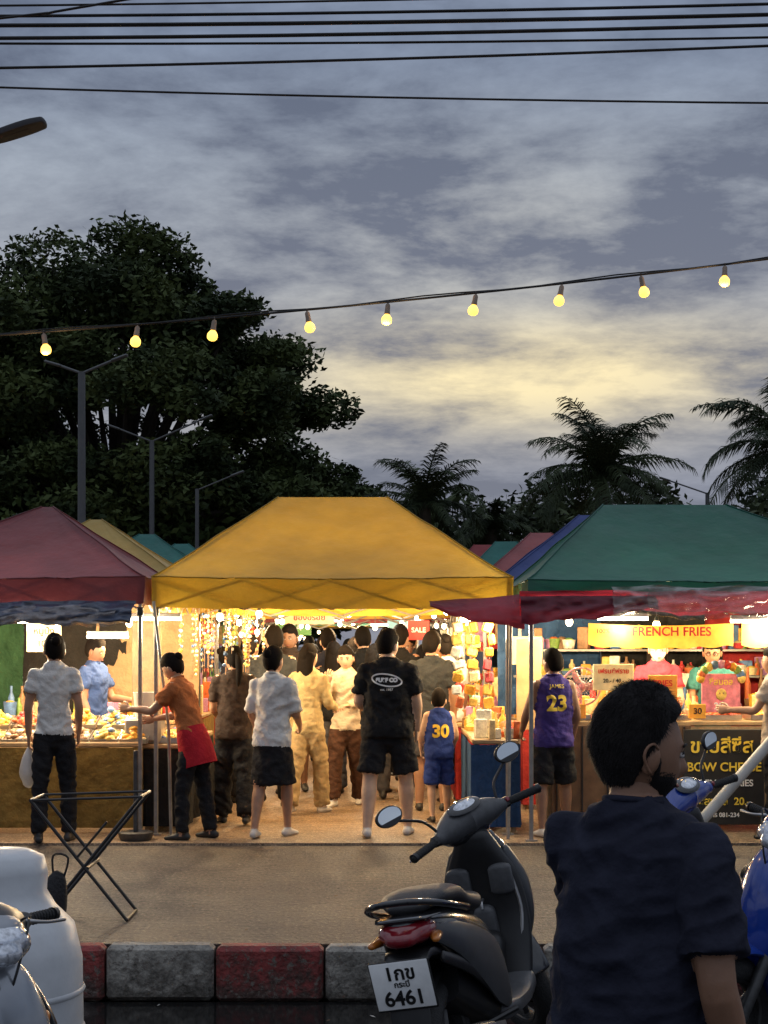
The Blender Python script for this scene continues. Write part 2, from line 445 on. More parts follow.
def back_text(ob,bvh,txt,size,x0,zc,mat,name,bold=.004,off=.006):
    me=text_mesh(txt,size,bold=bold)
    me.materials.clear(); me.materials.append(mat)
    import bmesh
    bm=bmesh.new(); bm.from_mesh(me)
    bmesh.ops.triangulate(bm,faces=bm.faces)
    bmesh.ops.subdivide_edges(bm,edges=[e for e in bm.edges if e.calc_length()>size*.2],cuts=2,use_grid_fill=False)
    for v in bm.verts:
        px,pz=v.co.x+x0,v.co.y+zc
        h,_,_,_=bvh.ray_cast(V((px,-1,pz)),V((0,1,0)))
        v.co=V((px,(h.y if h else -.1)-off,pz))
    bm.to_mesh(me); bm.free()
    o=bpy.data.objects.new(name,me); sc.collection.objects.link(o); o.parent=ob
    return o

# ------------------------------------------------------------------ camera / world
cam=bpy.data.cameras.new('camera'); co=bpy.data.objects.new('camera',cam); sc.collection.objects.link(co)
co.location=(0,0,1.55); co.rotation_euler=(R(90),0,0); cam.lens=54.14; cam.sensor_width=36; cam.sensor_fit='AUTO'; cam.shift_y=.1299
cam.clip_end=5000; sc.camera=co
sc.view_settings.view_transform='Standard'; sc.view_settings.look='None'; sc.view_settings.exposure=0

w=bpy.data.worlds.new('World'); sc.world=w; w.use_nodes=True
nt=w.node_tree; N=nt.nodes; L=nt.links
for n in list(N): N.remove(n)
def mth(op,a,b=None,c=None,clamp=False):
    n=N.new('ShaderNodeMath'); n.operation=op; n.use_clamp=clamp
    for i,q in enumerate((a,b,c)):
        if q is None: continue
        if isinstance(q,(int,float)): n.inputs[i].default_value=q
        else: L.new(q,n.inputs[i])
    return n.outputs[0]
def ramp(f,stops,interp='EASE'):
    n=N.new('ShaderNodeValToRGB'); n.color_ramp.interpolation=interp
    e=n.color_ramp.elements
    while len(e)<len(stops): e.new(.5)
    for q,(p,c) in zip(e,stops): q.position=p; q.color=(*c,1) if len(c)==3 else c
    L.new(f,n.inputs[0]); return n.outputs[0]
def mixc(f,a,b):
    n=N.new('ShaderNodeMix'); n.data_type='RGBA'
    if isinstance(f,(int,float)): n.inputs[0].default_value=f
    else: L.new(f,n.inputs[0])
    for i,q in((6,a),(7,b)):
        if isinstance(q,tuple): n.inputs[i].default_value=(*q,1)
        else: L.new(q,n.inputs[i])
    return n.outputs[2]
tc=N.new('ShaderNodeTexCoord'); sp=N.new('ShaderNodeSeparateXYZ'); L.new(tc.outputs['Generated'],sp.inputs[0])
dx,dy,dz=sp.outputs
zz=mth('ADD',mth('MAXIMUM',dz,0),.20)
u=mth('DIVIDE',dx,zz); v=mth('DIVIDE',dy,zz)
cb=N.new('ShaderNodeCombineXYZ'); L.new(u,cb.inputs[0]); L.new(v,cb.inputs[1])
def nz(scale,det,rough,dist,off,sx=1,sy=1,rot=.25):
    mp=N.new('ShaderNodeMapping'); mp.inputs['Location'].default_value=off; mp.inputs['Scale'].default_value=(sx,sy,1); mp.inputs['Rotation'].default_value=(0,0,rot)
    L.new(cb.outputs[0],mp.inputs[0])
    n=N.new('ShaderNodeTexNoise'); n.inputs['Scale'].default_value=scale; n.inputs['Detail'].default_value=det; n.inputs['Roughness'].default_value=rough; n.inputs['Distortion'].default_value=dist
    L.new(mp.outputs[0],n.inputs['Vector']); return n.outputs['Fac']
big=nz(1.5,3,.5,.1,(3.2,1.7,0)); med=nz(4.2,9,.62,.18,(1.3,4.1,0),.75,1); fine=nz(14,6,.65,.1,(5,2,0))
cl=mth('ADD',mth('ADD',mth('MULTIPLY',big,.42),mth('MULTIPLY',med,.52)),mth('MULTIPLY',fine,.15))
mask=ramp(cl,[(.44,(0,0,0)),(.53,(.45,.45,.45)),(.62,(1,1,1))],'LINEAR')
gx=mth('DIVIDE',mth('SUBTRACT',dx,.09),.16); gz=mth('DIVIDE',mth('SUBTRACT',dz,.172),.034)
gl=mth('EXPONENT',mth('MULTIPLY',mth('ADD',mth('MULTIPLY',gx,gx),mth('MULTIPLY',gz,gz)),-1))
gx2=mth('DIVIDE',mth('SUBTRACT',dx,.07),.13); gz2=mth('DIVIDE',mth('SUBTRACT',dz,.25),.05)
gl2=mth('EXPONENT',mth('MULTIPLY',mth('ADD',mth('MULTIPLY',gx2,gx2),mth('MULTIPLY',gz2,gz2)),-1))
fwd=mth('GREATER_THAN',dy,0)
gl=mth('MULTIPLY',gl,fwd); gl2=mth('MULTIPLY',gl2,fwd)
base=ramp(dz,[(0,(.26,.29,.35)),(.10,(.29,.32,.40)),(.165,(.42,.43,.46)),(.22,(.42,.45,.50)),(.30,(.36,.41,.49)),(.37,(.25,.31,.43)),(.55,(.5,.56,.68)),(1,(.62,.68,.80))],'LINEAR')
bright=mixc(mth('MULTIPLY',gl2,.7,clamp=True),base,(.64,.64,.60))
bright=mixc(mth('MULTIPLY',gl,1.1,clamp=True),bright,(1.0,.85,.52))
dark=ramp(dz,[(0,(.18,.205,.27)),(.11,(.175,.20,.26)),(.20,(.18,.20,.26)),(.30,(.15,.175,.24)),(.37,(.12,.15,.22)),(.55,(.34,.38,.47)),(1,(.48,.53,.62))],'LINEAR')
dark=mixc(mth('MULTIPLY',gl,.40),dark,(.42,.37,.30))
col=mixc(mask,bright,dark)
bg=N.new('ShaderNodeBackground'); L.new(col,bg.inputs[0]); bg.inputs[1].default_value=1.0
sky=N.new('ShaderNodeTexSky'); sky.sky_type='NISHITA'; sky.sun_disc=False; sky.sun_elevation=R(2); sky.sun_rotation=R(5)
bg2=N.new('ShaderNodeBackground'); L.new(sky.outputs[0],bg2.inputs[0]); bg2.inputs[1].default_value=.0008
ad=N.new('ShaderNodeAddShader'); L.new(bg.outputs[0],ad.inputs[0]); L.new(bg2.outputs[0],ad.inputs[1])
wo=N.new('ShaderNodeOutputWorld'); L.new(ad.outputs[0],wo.inputs[0])
sl=bpy.data.lights.new('sun','SUN'); sl.energy=.10; sl.angle=R(20); sl.color=(1,.8,.6)
so=bpy.data.objects.new('sun',sl); sc.collection.objects.link(so); so.rotation_euler=(R(-78),0,R(-5)); 

EG=1.9
def plight(loc,e,col=(1,.69,.36),r=.05,parent=None,name='lamp_light'):
    l=bpy.data.lights.new(name,'POINT'); l.energy=e*EG; l.color=col; l.shadow_soft_size=r
    o=bpy.data.objects.new(name,l); o.location=loc; sc.collection.objects.link(o)
    if parent: o.parent=parent
    return o

# ------------------------------------------------------------------ ground
def ground_mat(name,c1,c2,c3,rough,s1,bump,wet=False,grain=70):
    m=bpy.data.materials.new(name); m.use_nodes=True; nt=m.node_tree; N=nt.nodes; L=nt.links; b=N['Principled BSDF']
    tc=N.new('ShaderNodeTexCoord')
    def noi(s,d=6,r=.6,st=None):
        n=N.new('ShaderNodeTexNoise'); n.inputs['Scale'].default_value=s; n.inputs['Detail'].default_value=d; n.inputs['Roughness'].default_value=r
        if st:
            mp=N.new('ShaderNodeMapping'); mp.inputs['Scale'].default_value=st; L.new(tc.outputs['Object'],mp.inputs[0]); L.new(mp.outputs[0],n.inputs['Vector'])
        else: L.new(tc.outputs['Object'],n.inputs['Vector'])
        return n.outputs['Fac']
    def mr(f,a,bb,c=0,d=1):
        n=N.new('ShaderNodeMapRange'); L.new(f,n.inputs[0]); n.inputs[1].default_value=a; n.inputs[2].default_value=bb; n.inputs[3].default_value=c; n.inputs[4].default_value=d; return n.outputs[0]
    def mx(f,a,bb):
        n=N.new('ShaderNodeMix'); n.data_type='RGBA'; L.new(f,n.inputs[0])
        for i,q in((6,a),(7,bb)):
            if isinstance(q,tuple): n.inputs[i].default_value=(*q,1)
            else: L.new(q,n.inputs[i])
        return n.outputs[2]
    A=noi(s1); B=noi(s1*.18,6,.65,(1,2.2,1)); C=noi(grain,3,.75,(1,.6,1)); D=noi(14,5,.7,(.5,1.6,1))
    c=mx(mr(A,.35,.65),c1,c2); c=mx(mr(B,.5,.62),c,c3)
    c=mx(mr(D,.50,.64,0,.75),c,tuple(q*.50 for q in c3))
    sp=mx(mr(C,.54,.68),c,tuple(min(1,q*2.0) for q in c2)); sp2=mx(mr(C,.34,.46,1,0),sp,tuple(q*.25 for q in c1))
    L.new(sp2,b.inputs['Base Color'])
    bp=N.new('ShaderNodeBump'); bp.inputs['Strength'].default_value=bump; bp.inputs['Distance'].default_value=.02
    ad=N.new('ShaderNodeMath'); ad.operation='ADD'; L.new(C,ad.inputs[0]); L.new(D,ad.inputs[1]); L.new(ad.outputs[0],bp.inputs['Height'])
    if wet:
        W=noi(.55,3,.5,(1,1.6,1)); wm=mr(W,.46,.52)
        L.new(mr(W,.46,.52,rough,.03),b.inputs['Roughness'])
        ml=N.new('ShaderNodeMath'); ml.operation='MULTIPLY'; ml.inputs[1].default_value=bump; L.new(mr(W,.44,.5,1,0.02),ml.inputs[0]); L.new(ml.outputs[0],bp.inputs['Strength'])
        L.new(mx(wm,sp2,(.012,.012,.012)),b.inputs['Base Color'])
    else: L.new(mr(B,.3,.7,rough,rough*.7),b.inputs['Roughness'])
    L.new(bp.outputs[0],b.inputs['Normal'])
    return m
asph=ground_mat('wet_asphalt',(.045,.043,.042),(.06,.057,.055),(.03,.028,.027),.7,3,.8,wet=True)
pavm=ground_mat('pavement_asphalt',(.066,.050,.040),(.102,.078,.060),(.052,.040,.032),.72,3,1.0,grain=42)
mkt=ground_mat('market_concrete',(.24,.165,.105),(.31,.22,.14),(.16,.11,.07),.5,2.2,.5)
soil=ground_mat('soil',(.06,.05,.035),(.08,.065,.045),(.04,.05,.02),.9,1,.5)
def sheet(name,x0,x1,y0,y1,z,mat,th=None):
    b=MB()
    if th: b.box(((x0+x1)/2,(y0+y1)/2,z-th/2),(x1-x0,y1-y0,th),0)
    else: b.add([(x0,y0,z),(x1,y0,z),(x1,y1,z),(x0,y1,z)],[(0,1,2,3)],0)
    return b.obj(name,[mat],False)
sheet('ground',-1500,1500,-1500,1500,-.30,soil)
sheet('road',-60,60,-14,7.85,-.27,asph)
sheet('pavement',-60,60,7.99,11.9,0,pavm,.29)
sheet('market_ground',-45,45,11.9,75,.02,mkt,.31)
kr=M('kerb_red_paint',(.25,.042,.038),.75,.45,7,bump=.8,bscale=40)
kw_=M('kerb_white_paint',(.34,.32,.28),.8,.5,6,bump=.8,bscale=40)
def grime(m):
    nt=m.node_tree; N=nt.nodes; L=nt.links; b=N['Principled BSDF']; src=b.inputs['Base Color'].links[0].from_socket
    tc=N.new('ShaderNodeTexCoord'); n=N.new('ShaderNodeTexNoise'); n.inputs['Scale'].default_value=9; n.inputs['Detail'].default_value=8; n.inputs['Roughness'].default_value=.75
    L.new(tc.outputs['Object'],n.inputs['Vector'])
    s=N.new('ShaderNodeSeparateXYZ'); L.new(tc.outputs['Object'],s.inputs[0])
    a=N.new('ShaderNodeMath'); a.operation='MULTIPLY_ADD'; a.inputs[1].default_value=-.9; L.new(s.outputs[2],a.inputs[0]); L.new(n.outputs['Fac'],a.inputs[2])
    r=N.new('ShaderNodeMapRange'); L.new(a.outputs[0],r.inputs[0]); r.inputs[1].default_value=.54; r.inputs[2].default_value=.72; r.inputs[4].default_value=.88
    mx=N.new('ShaderNodeMix'); mx.data_type='RGBA'; L.new(r.outputs[0],mx.inputs[0]); L.new(src,mx.inputs[6]); mx.inputs[7].default_value=(.045,.038,.03,1)
    n3=N.new('ShaderNodeTexNoise'); n3.inputs['Scale'].default_value=22; n3.inputs['Detail'].default_value=8; n3.inputs['Roughness'].default_value=.8; L.new(tc.outputs['Object'],n3.inputs['Vector'])
    r3=N.new('ShaderNodeMapRange'); L.new(n3.outputs['Fac'],r3.inputs[0]); r3.inputs[1].default_value=.54; r3.inputs[2].default_value=.58
    m3=N.new('ShaderNodeMix'); m3.data_type='RGBA'; L.new(r3.outputs[0],m3.inputs[0]); L.new(mx.outputs[2],m3.inputs[6]); m3.inputs[7].default_value=(.15,.13,.11,1)
    L.new(m3.outputs[2],b.inputs['Base Color'])
grime(kr); grime(kw_)
kb=MB(); x=-.865-.56*24; i=0
while x<14:
    Lk=.56
    kb.box((x+Lk/2,7.92+random.uniform(-.005,.005),-.13+random.uniform(-.006,.005)),(Lk-.012,.13,.285),i%2,bev=.024); x+=Lk; i+=1
kb.obj('kerb',[kr,kw_],True,angle=35)
lt=MB(); rl=random.Random(9)
for i in range(140):
    X=rl.uniform(-4,4);Y=rl.uniform(8.1,11.8) if i<110 else rl.uniform(7.2,7.8); z=.004 if Y>7.9 else -.266; a=rl.uniform(0,6.28); s=rl.uniform(.008,.022); c,d=math.cos(a)*s,math.sin(a)*s
    lt.add([(X-c,Y-d,z),(X+d*.5,Y-c*.5,z+.003),(X+c,Y+d,z+.006),(X-d*.5,Y+c*.5,z+.004)],[(0,1,2,3)],rl.choice([0,0,1,2]))
lt.obj('litter',[M('dry_leaf',(.12,.07,.03),.8,.3,20),M('paper_scrap',(.5,.48,.44),.8,.1,20),M('dark_scrap',(.03,.03,.03),.8,.1,20)],False)

# ------------------------------------------------------------------ vegetation
def leaf_mat(name,a,b_,c=None):
    m=bpy.data.materials.new(name); m.use_nodes=True; nt=m.node_tree; N=nt.nodes; L=nt.links; b=N['Principled BSDF']
    tc=N.new('ShaderNodeTexCoord'); n=N.new('ShaderNodeTexNoise'); n.inputs['Scale'].default_value=.75; n.inputs['Detail'].default_value=5; L.new(tc.outputs['Object'],n.inputs['Vector'])
    r=N.new('ShaderNodeMapRange'); r.inputs[1].default_value=.4; r.inputs[2].default_value=.62; L.new(n.outputs['Fac'],r.inputs[0])
    mx=N.new('ShaderNodeMix'); mx.data_type='RGBA'; L.new(r.outputs[0],mx.inputs[0]); mx.inputs[6].default_value=(*a,1); mx.inputs[7].default_value=(*b_,1)
    L.new(mx.outputs[2],b.inputs['Base Color']); b.inputs['Roughness'].default_value=.7; b.inputs['Specular IOR Level'].default_value=.2
    return m
leafm=leaf_mat('rain_tree_leaves',(.022,.036,.013),(.080,.108,.034))
leafd=leaf_mat('distant_leaves',(.018,.028,.013),(.052,.070,.028))
palmm=leaf_mat('palm_leaves',(.020,.032,.016),(.05,.068,.03))
bark=M('bark',(.05,.042,.032),.9,.4,4,bump=.6)
def leaf_obj(name,clumps,size,mat):
    P=[]
    for c,r,n in clumps:
        d=np.random.normal(size=(n,3)); d/=np.linalg.norm(d,axis=1)[:,None]
        rr=np.random.uniform(.35,1.0,(n,1))**.6*(1+np.random.normal(size=(n,1))*.12)
        P.append(np.array(c)+d*rr*np.array(r))
    P=np.concatenate(P); n=len(P)
    a=np.random.normal(size=(n,3)); a[:,2]*=.6; a/=np.linalg.norm(a,axis=1)[:,None]
    b=np.random.normal(size=(n,3)); b-=a*(a*b).sum(1)[:,None]; b/=np.linalg.norm(b,axis=1)[:,None]
    s=np.random.uniform(.6,1.3,(n,1))*size
    vs=np.stack([P-a*s,P-b*s*.45,P+a*s,P+b*s*.45],1).reshape(-1,3)
    me=bpy.data.meshes.new(name); me.vertices.add(4*n); me.vertices.foreach_set('co',vs.astype(np.float32).ravel())
    me.loops.add(4*n); me.loops.foreach_set('vertex_index',np.arange(4*n,dtype=np.int32))
    me.polygons.add(n); me.polygons.foreach_set('loop_start',np.arange(0,4*n,4,dtype=np.int32)); me.polygons.foreach_set('loop_total',np.full(n,4,dtype=np.int32))
    me.materials.append(mat); me.update(calc_edges=True); me.validate()
    o=bpy.data.objects.new(name,me); sc.collection.objects.link(o); return o
def big_tree(name,cx,cy,cz,rx,ry,rz,ncl,nl,size,mat,trunk=.55,cr=(.75,1.4),zmin=-.45,lumpa=.12):
    cl=[];tips=[]
    while len(cl)<ncl:
        d=V(np.random.normal(size=3)); d.normalize()
        if d.z<zmin: continue
        f=random.uniform(.45,1)**.5*.94
        lump=1+lumpa*noise.noise(d*3.0+V((8,4,2)))
        p=V((cx+d.x*rx*f*lump,cy+d.y*ry*f*lump,cz+d.z*rz*f*lump))
        r=random.uniform(*cr)
        cl.append((tuple(p),(r,r,r*.52),nl)); tips.append(p)
    e=empty(name); 
    lo=leaf_obj('crown',cl,size,mat); lo.parent=e
    mb=MB(); top=V((cx,cy,cz-rz*.25))
    mb.tube([(cx,cy,-.3),(cx+.1,cy,cz*.25),tuple(top)],[trunk*1.4,trunk,trunk*.8],0,12,sub=4)
    for p in tips[::2]:
        mid=top.lerp(p,.5)+V((0,0,-.3)); mb.tube([top,mid,p],[trunk*.4,trunk*.2,.04],0,6,sub=3)
    t=mb.obj('trunk',[bark]); t.parent=e
    return e
big_tree('rain_tree',-7.8,45,6.7,7.4,6,6.8,195,950,.115,leafm)
big_tree('rain_tree',-15,47,6.5,5,5,5.0,50,600,.18,leafm)
dt=[]
for i in range(190):
    X=random.uniform(-20,32); Y=random.uniform(48,56)
    top=(6.5 if X<-2 else 7.3)+1.4*noise.noise(V((X*.28,3,1)))
    z=random.uniform(.45,1)*top-.6
    r=random.uniform(.8,1.5); dt.append(((X,Y,z),(r*1.2,r,r*.8),480))
leaf_obj('distant_trees',dt,.18,leafd)
us=[]
for i in range(38):
    X=random.uniform(-13,-1.5); r=random.uniform(.6,1.2); us.append(((X,random.uniform(38.5,42) if X>-6.6 or X<-8.5 else 40,random.uniform(1,5.0)),(r*1.3,r,r),300))
for i in range(26):
    X=random.uniform(.5,12); r=random.uniform(.6,1.1); us.append(((X,random.uniform(42.5,45),random.uniform(1,5.2)),(r*1.3,r,r),300))
leaf_obj('shrubs',us,.15,leaf_mat('shrub_leaves',(.024,.042,.012),(.08,.115,.034)))
def palm(name,x,y,zc,Lf,nf=30,seed=1,tr=.15):
    rnd=random.Random(seed); mb=MB()
    mb.tube([(x+.3,y,-.3),(x+.1,y,zc*.5),(x,y,zc)],[tr*1.3,tr,tr*1.2],1,10,sub=4)
    for i in range(nf):
        az=i*2.399+rnd.uniform(-.3,.3); el=R(rnd.uniform(-20,85)); Lx=Lf*rnd.uniform(.75,1.15)
        p=V((x,y,zc)); pts=[p]; seg=12; e=el; dr_=rnd.uniform(5,10)
        for s in range(seg):
            e-=R(dr_)*(.4+s/seg*1.1)
            p=p+V((math.cos(az)*math.cos(e),math.sin(az)*math.cos(e),math.sin(e)))*Lx/seg; pts.append(p)
        mb.tube(pts,[.03*(1-s/(seg+1))+.006 for s in range(seg+1)],0,4)
        for s in range(2,seg*5):
            t=s/(seg*5)*seg; a=int(t); q=pts[a].lerp(pts[min(a+1,seg)],t-a); tg=(pts[min(a+1,seg)]-pts[a]).normalized()
            sd=tg.cross(V((0,0,1)))
            if sd.length<.1: continue
            sd.normalize(); ll=Lx*.23*math.sin(math.pi*min(1,(s/(seg*5))*.8+.16))**.6*rnd.uniform(.75,1.1)
            for g in(-1,1):
                if rnd.random()<.08: continue
                dr=(sd*g*.8+tg*.6+V((0,0,-.15+rnd.uniform(-.4,.35)))).normalized()
                wv=tg*.015
                e1=q+dr*ll*.55; e2=q+dr*ll+V((0,0,-ll*.3))
                mb.add([q-wv,q+wv,e1+wv*1.2,e1-wv*1.2,e2],[(0,1,2,3),(3,2,4)],0)
    return mb.obj(name,[palmm,bark],False)
palm('palm_tree',5.62,40,6.0,2.4,46,1)
palm('palm_tree',9.25,35,6.0,2.5,42,5)
palm('palm_tree',1.1,42,5.4,2.1,28,9)
palm('palm_tree',-8.6,33,3.4,1.6,22,12,.12)
palm('palm_tree',-2.9,37,3.6,1.7,22,14,.12)
palm('palm_tree',3.2,46,5.0,1.9,24,19)

# ------------------------------------------------------------------ cables, lamps
cab=M('cable',(.012,.012,.013),.7,.1,5)
def line(name,zl,zr,y,r,x0=-14,x1=14,sag=0):
    b=MB(); pts=[]
    for i in range(41):
        X=x0+(x1-x0)*i/40; t=(X+2.49)/4.98; pts.append((X,y,zl+(zr-zl)*t+sag*(X*X-6.2)))
    b.tube(pts,r,0,6); return b.obj(name,[cab])
for zl,zr,y,r in[(5.634,5.712,10,.010),(5.585,5.655,10.03,.013),(5.49,5.575,10.0,.012),(5.475,5.515,10.05,.008),(5.297,5.44,10,.009),(5.206,5.105,10.1,.007),(5.66,5.76,9.9,.007)]:
    line('utility_cable',zl,zr,y,r,sag=.0022)
b=MB(); b.tube([(-6,9.6,5.05),(-2.4,9.7,5.5),(-1.6,9.7,5.62),(4,9.8,6.6)],.008,0,6,sub=4); b.obj('utility_cable',[cab])
conc=M('concrete',(.3,.29,.27),.85,.2,6,bump=.3)
for X in(-14,14):
    b=MB(); b.tube([(X,10,-.3),(X,10,8)],[.16,.11],0,10); b.box((X,10,5.55),(.1,1.2,.1),0); b.obj('utility_pole',[conc])
for X in(-7.5,7.5):
    b=MB(); b.tube([(X,10,-.3),(X,10,3.775+.099*X+.0056*X*X+.1)],[.04,.035],0,10); b.obj('string_light_pole',[galv])
wz=lambda X:3.775+.099*X+.0056*X*X
sl_e=empty('string_lights')
b=MB(); b.tube([(X/4,10,wz(X/4)) for X in range(-30,31)],.0075,0,6); b.tube([(X/4,10.012,wz(X/4)+.012+.008*math.sin(X*1.3)) for X in range(-30,31)],.005,0,5)
b.obj('wire',[cab],parent=sl_e)
bulb=M('bulb_glow',(1,.7,.3),.3,.02,5,em=2.5,emcol=(1,.58,.085)); sock=M('bulb_socket',(.30,.22,.16),.5,.2,20)
for X in(-7,-6.2,-5.4,-4.6,-3.8,-3.0,-2.21,-1.60,-1.10,-.5,.026,.597,1.156,1.669,2.214,2.8,3.5,4.3,5.1,6):
    z=wz(X)-.012; b=MB()
    ax=(R(random.uniform(-8,8)),R(random.uniform(-12,12)),0)
    b.tube([(X,10,z+.02),(X,10,z-.01)],.006,0,6)
    b.lathe([(.001,0),(.012,-.002),(.016,-.012),(.017,-.05),(.019,-.055),(.019,-.066),(.013,-.068)],(X,10,z),0,14,axis=ax)
    b.lathe([(.012,-.066),(.022,-.076),(.032,-.090),(.0350,-.106),(.032,-.122),(.020,-.134),(.001,-.139)],(X,10,z),1,16,axis=ax)
    b.obj('light_bulb',[sock,bulb],parent=sl_e)
for X in(-2.2,0,2.2): plight((X,9.97,wz(X)-.25),5,(1,.6,.25),parent=sl_e,name='bulb_light')

lampg=M('lamp_metal',(.10,.105,.11),.5,.1,10,metal=.4)
def street_lamp(name,x,y,z,arms,r=.07):
    b=MB(); b.tube([(x,y,-.3),(x,y,z)],[r*1.3,r],0,10)
    for ax,az in arms:
        b.tube([(x,y,z-.03),(x+ax,y,z+az)],r*.38,0,8)
        sg=1 if ax>0 else -1; sl_=math.atan2(az,abs(ax))
        b.box((x+ax+sg*.14,y,z+az+.14*math.tan(sl_)),(.34,.16,.05),0,rot=(0,-sg*sl_,0),bev=.02)
    return b.obj(name,[lampg])
street_lamp('street_lamp',-5.89,30,6.87,[(-.42,.12),(.6,.22)])
street_lamp('street_lamp',-5.73,38,6.6,[(-.8,.28),(1.2,.5)],.06)
street_lamp('street_lamp',-4.37,36,5.2,[(.8,.3)],.045)
street_lamp('street_lamp',9.45,45,6.0,[(-1.1,.35)],.06)
b=MB(); b.tube([(-5.6,12,-.3),(-5.6,12,4.8)],[.09,.06],0,12); b.tube([(-5.6,12,4.7),(-4.6,12,5.1),(-3.05,12,5.49)],[.035,.03,.025],0,10,sub=4)
b.tube([(-3.12,12,5.475),(-2.98,12,5.52),(-2.78,12,5.585),(-2.66,12,5.62)],[(.06,.03),(.10,.034),(.11,.034),(.09,.028)],0,16,side=(0,1,0),sub=3,p=4,rnd=True)
b.tube([(-2.96,12,5.495),(-2.76,12,5.555)],[(.06,.006),(.06,.006)],0,12,side=(0,1,0),p=4)
b.obj('street_lamp',[M('lamp_head',(.035,.037,.045),.6,.1,10),clearlens])

# ------------------------------------------------------------------ canopy tents
def fabric(n,c,tr=.25):
    return M(n,c,.5,.22,1.6,bump=.5,bscale=4,trans=tr,spec=.35,bdist=.05)
f_yel=fabric('yellow_canvas',(.40,.25,.022),.20); f_red=fabric('maroon_canvas',(.13,.030,.038),.05); f_grn=fabric('green_canvas',(.008,.078,.060),.08)
f_teal=fabric('teal_canvas',(.015,.13,.115),.1); f_blue=fabric('blue_canvas',(.025,.05,.20),.08); f_r2=fabric('red_canvas',(.22,.03,.035),.1); f_pink=fabric('faded_red_canvas',(.24,.07,.075),.1); f_y2=fabric('dull_yellow_canvas',(.36,.25,.06),.06)
framem=M('tent_frame',(.30,.29,.27),.4,.2,15,metal=.4)
def canopy(name,x0,x1,y0,y1,ze,zp,ra,rb,mat,val=.2,floor=.02,truss=True,yc=None):
    e=empty(name,(0,0,0)); b=MB(); yc=yc or (y0+y1)/2
    nS=26; per=[];rid=[]
    for i in range(nS): t=i/nS; per.append((x0+(x1-x0)*t,y0)); rid.append((ra+(rb-ra)*t,yc))
    for i in range(nS): t=i/nS; per.append((x1,y0+(y1-y0)*t)); rid.append((rb,yc))
    for i in range(nS): t=i/nS; per.append((x1-(x1-x0)*t,y1)); rid.append((rb-(rb-ra)*t,yc))
    for i in range(nS): t=i/nS; per.append((x0,y1-(y1-y0)*t)); rid.append((ra,yc))
    n=len(per); nt_=24; vs=[]
    sd=random.random()*50
    for j in range(nt_+1):
        t=j/nt_
        for i in range(n):
            px,py=per[i]; rx,ry=rid[i]
            X=rx+(px-rx)*t; Y=ry+(py-ry)*t
            s=(i%nS)/nS; mid=math.sin(math.pi*s)
            z=ze+(zp-ze)*((1-t)**1.08) - .065*mid*math.sin(math.pi*t)*1.0 - .018*mid*t
            z+= .018*noise.noise(V((X*3+sd,Y*3,z*2)))*math.sin(math.pi*min(1,t*.9+.05))+.012*noise.noise(V((s*14+sd,t*2,i//nS)))*t
            dc=min(s,1-s); z+=.014*math.sin(dc*60+t*3)*math.exp(-dc*7)*math.sin(math.pi*t)
            vs.append((X,Y,z))
    fs=[(j*n+i,j*n+(i+1)%n,(j+1)*n+(i+1)%n,(j+1)*n+i) for j in range(nt_) for i in range(n)]
    b.add(vs,fs,0)
    for c in range(4):
        b.tube([V(vs[j*n+c*nS])+V((0,0,.004)) for j in range(nt_+1)],.006,0,5)
    vv=[];cx,cy=(x0+x1)/2,(y0+y1)/2
    for j in range(6):
        for i in range(n):
            X,Y,z=vs[nt_*n+i]; q=j/5
            wob=.018*q*math.sin(i*.8+sd)+.025*q*noise.noise(V((i*.45,sd,q)))
            dxn=0 if (i//nS)%2==0 else (1 if X>cx else -1); dyn=0 if (i//nS)%2==1 else (1 if Y>cy else -1)
            vv.append((X+dxn*(wob+.014),Y+dyn*(wob+.014),z-val*q+.018*q*noise.noise(V((i*.35,sd,3)))))
    b.add(vv,[(j*n+i,j*n+(i+1)%n,(j+1)*n+(i+1)%n,(j+1)*n+i) for j in range(5) for i in range(n)],0)
    b.tube([V(vv[i%n]) for i in range(n+1)],.006,0,5)
    b.obj('canopy_cloth',[mat],True,parent=e,angle=50)
    f=MB(); g=.03
    for X in(x0+g,x1-g):
        for Y in(y0+g,y1-g):
            f.box((X,Y,(floor+ze-.02)/2),(.032,.032,ze-.02-floor),0,bev=.004); f.box((X,Y,ze-.28),(.05,.05,.07),1,bev=.006); f.box((X,Y,floor+.006),(.09,.09,.01),0)
            rx=ra if X<cx else rb
            f.tube([(X,Y,ze-.06),(rx,yc,zp-.06)],.011,0,6)
    if truss:
        for Y in(y0+g,y1-g):
            k=4
            for i in range(k):
                a=x0+g+(x1-x0-2*g)*i/k; c=x0+g+(x1-x0-2*g)*(i+1)/k
                f.tube([(a,Y-.008,ze-.04),(c,Y-.008,ze-.26)],.010,0,6); f.tube([(a,Y+.012,ze-.26),(c,Y+.012,ze-.04)],.010,0,6)
        for X in(x0+g,x1-g):
            for i in range(4):
                a=y0+g+(y1-y0-2*g)*i/4; c=y0+g+(y1-y0-2*g)*(i+1)/4
                f.tube([(X-.008,a,ze-.04),(X-.008,c,ze-.26)],.010,0,6); f.tube([(X+.012,a,ze-.26),(X+.012,c,ze-.04)],.010,0,6)
    f.obj('frame',[framem,blackp],True,parent=e)
    return e
canopy('canopy_tent',-1.87,1.03,12.4,15.3,2.10,2.88,-.95,.03,f_yel,.245)
canopy('canopy_tent',-4.5,-1.93,12.35,15.1,2.10,2.78,-3.05,-2.95,f_red,.22)
canopy('canopy_tent',1.12,4.35,12.0,15.0,2.06,2.78,1.92,3.0,f_grn,.13)
canopy('canopy_tent',-4.5,-1.85,15.6,18.8,2.1,2.95,-3.28,-3.15,f_y2,.2)
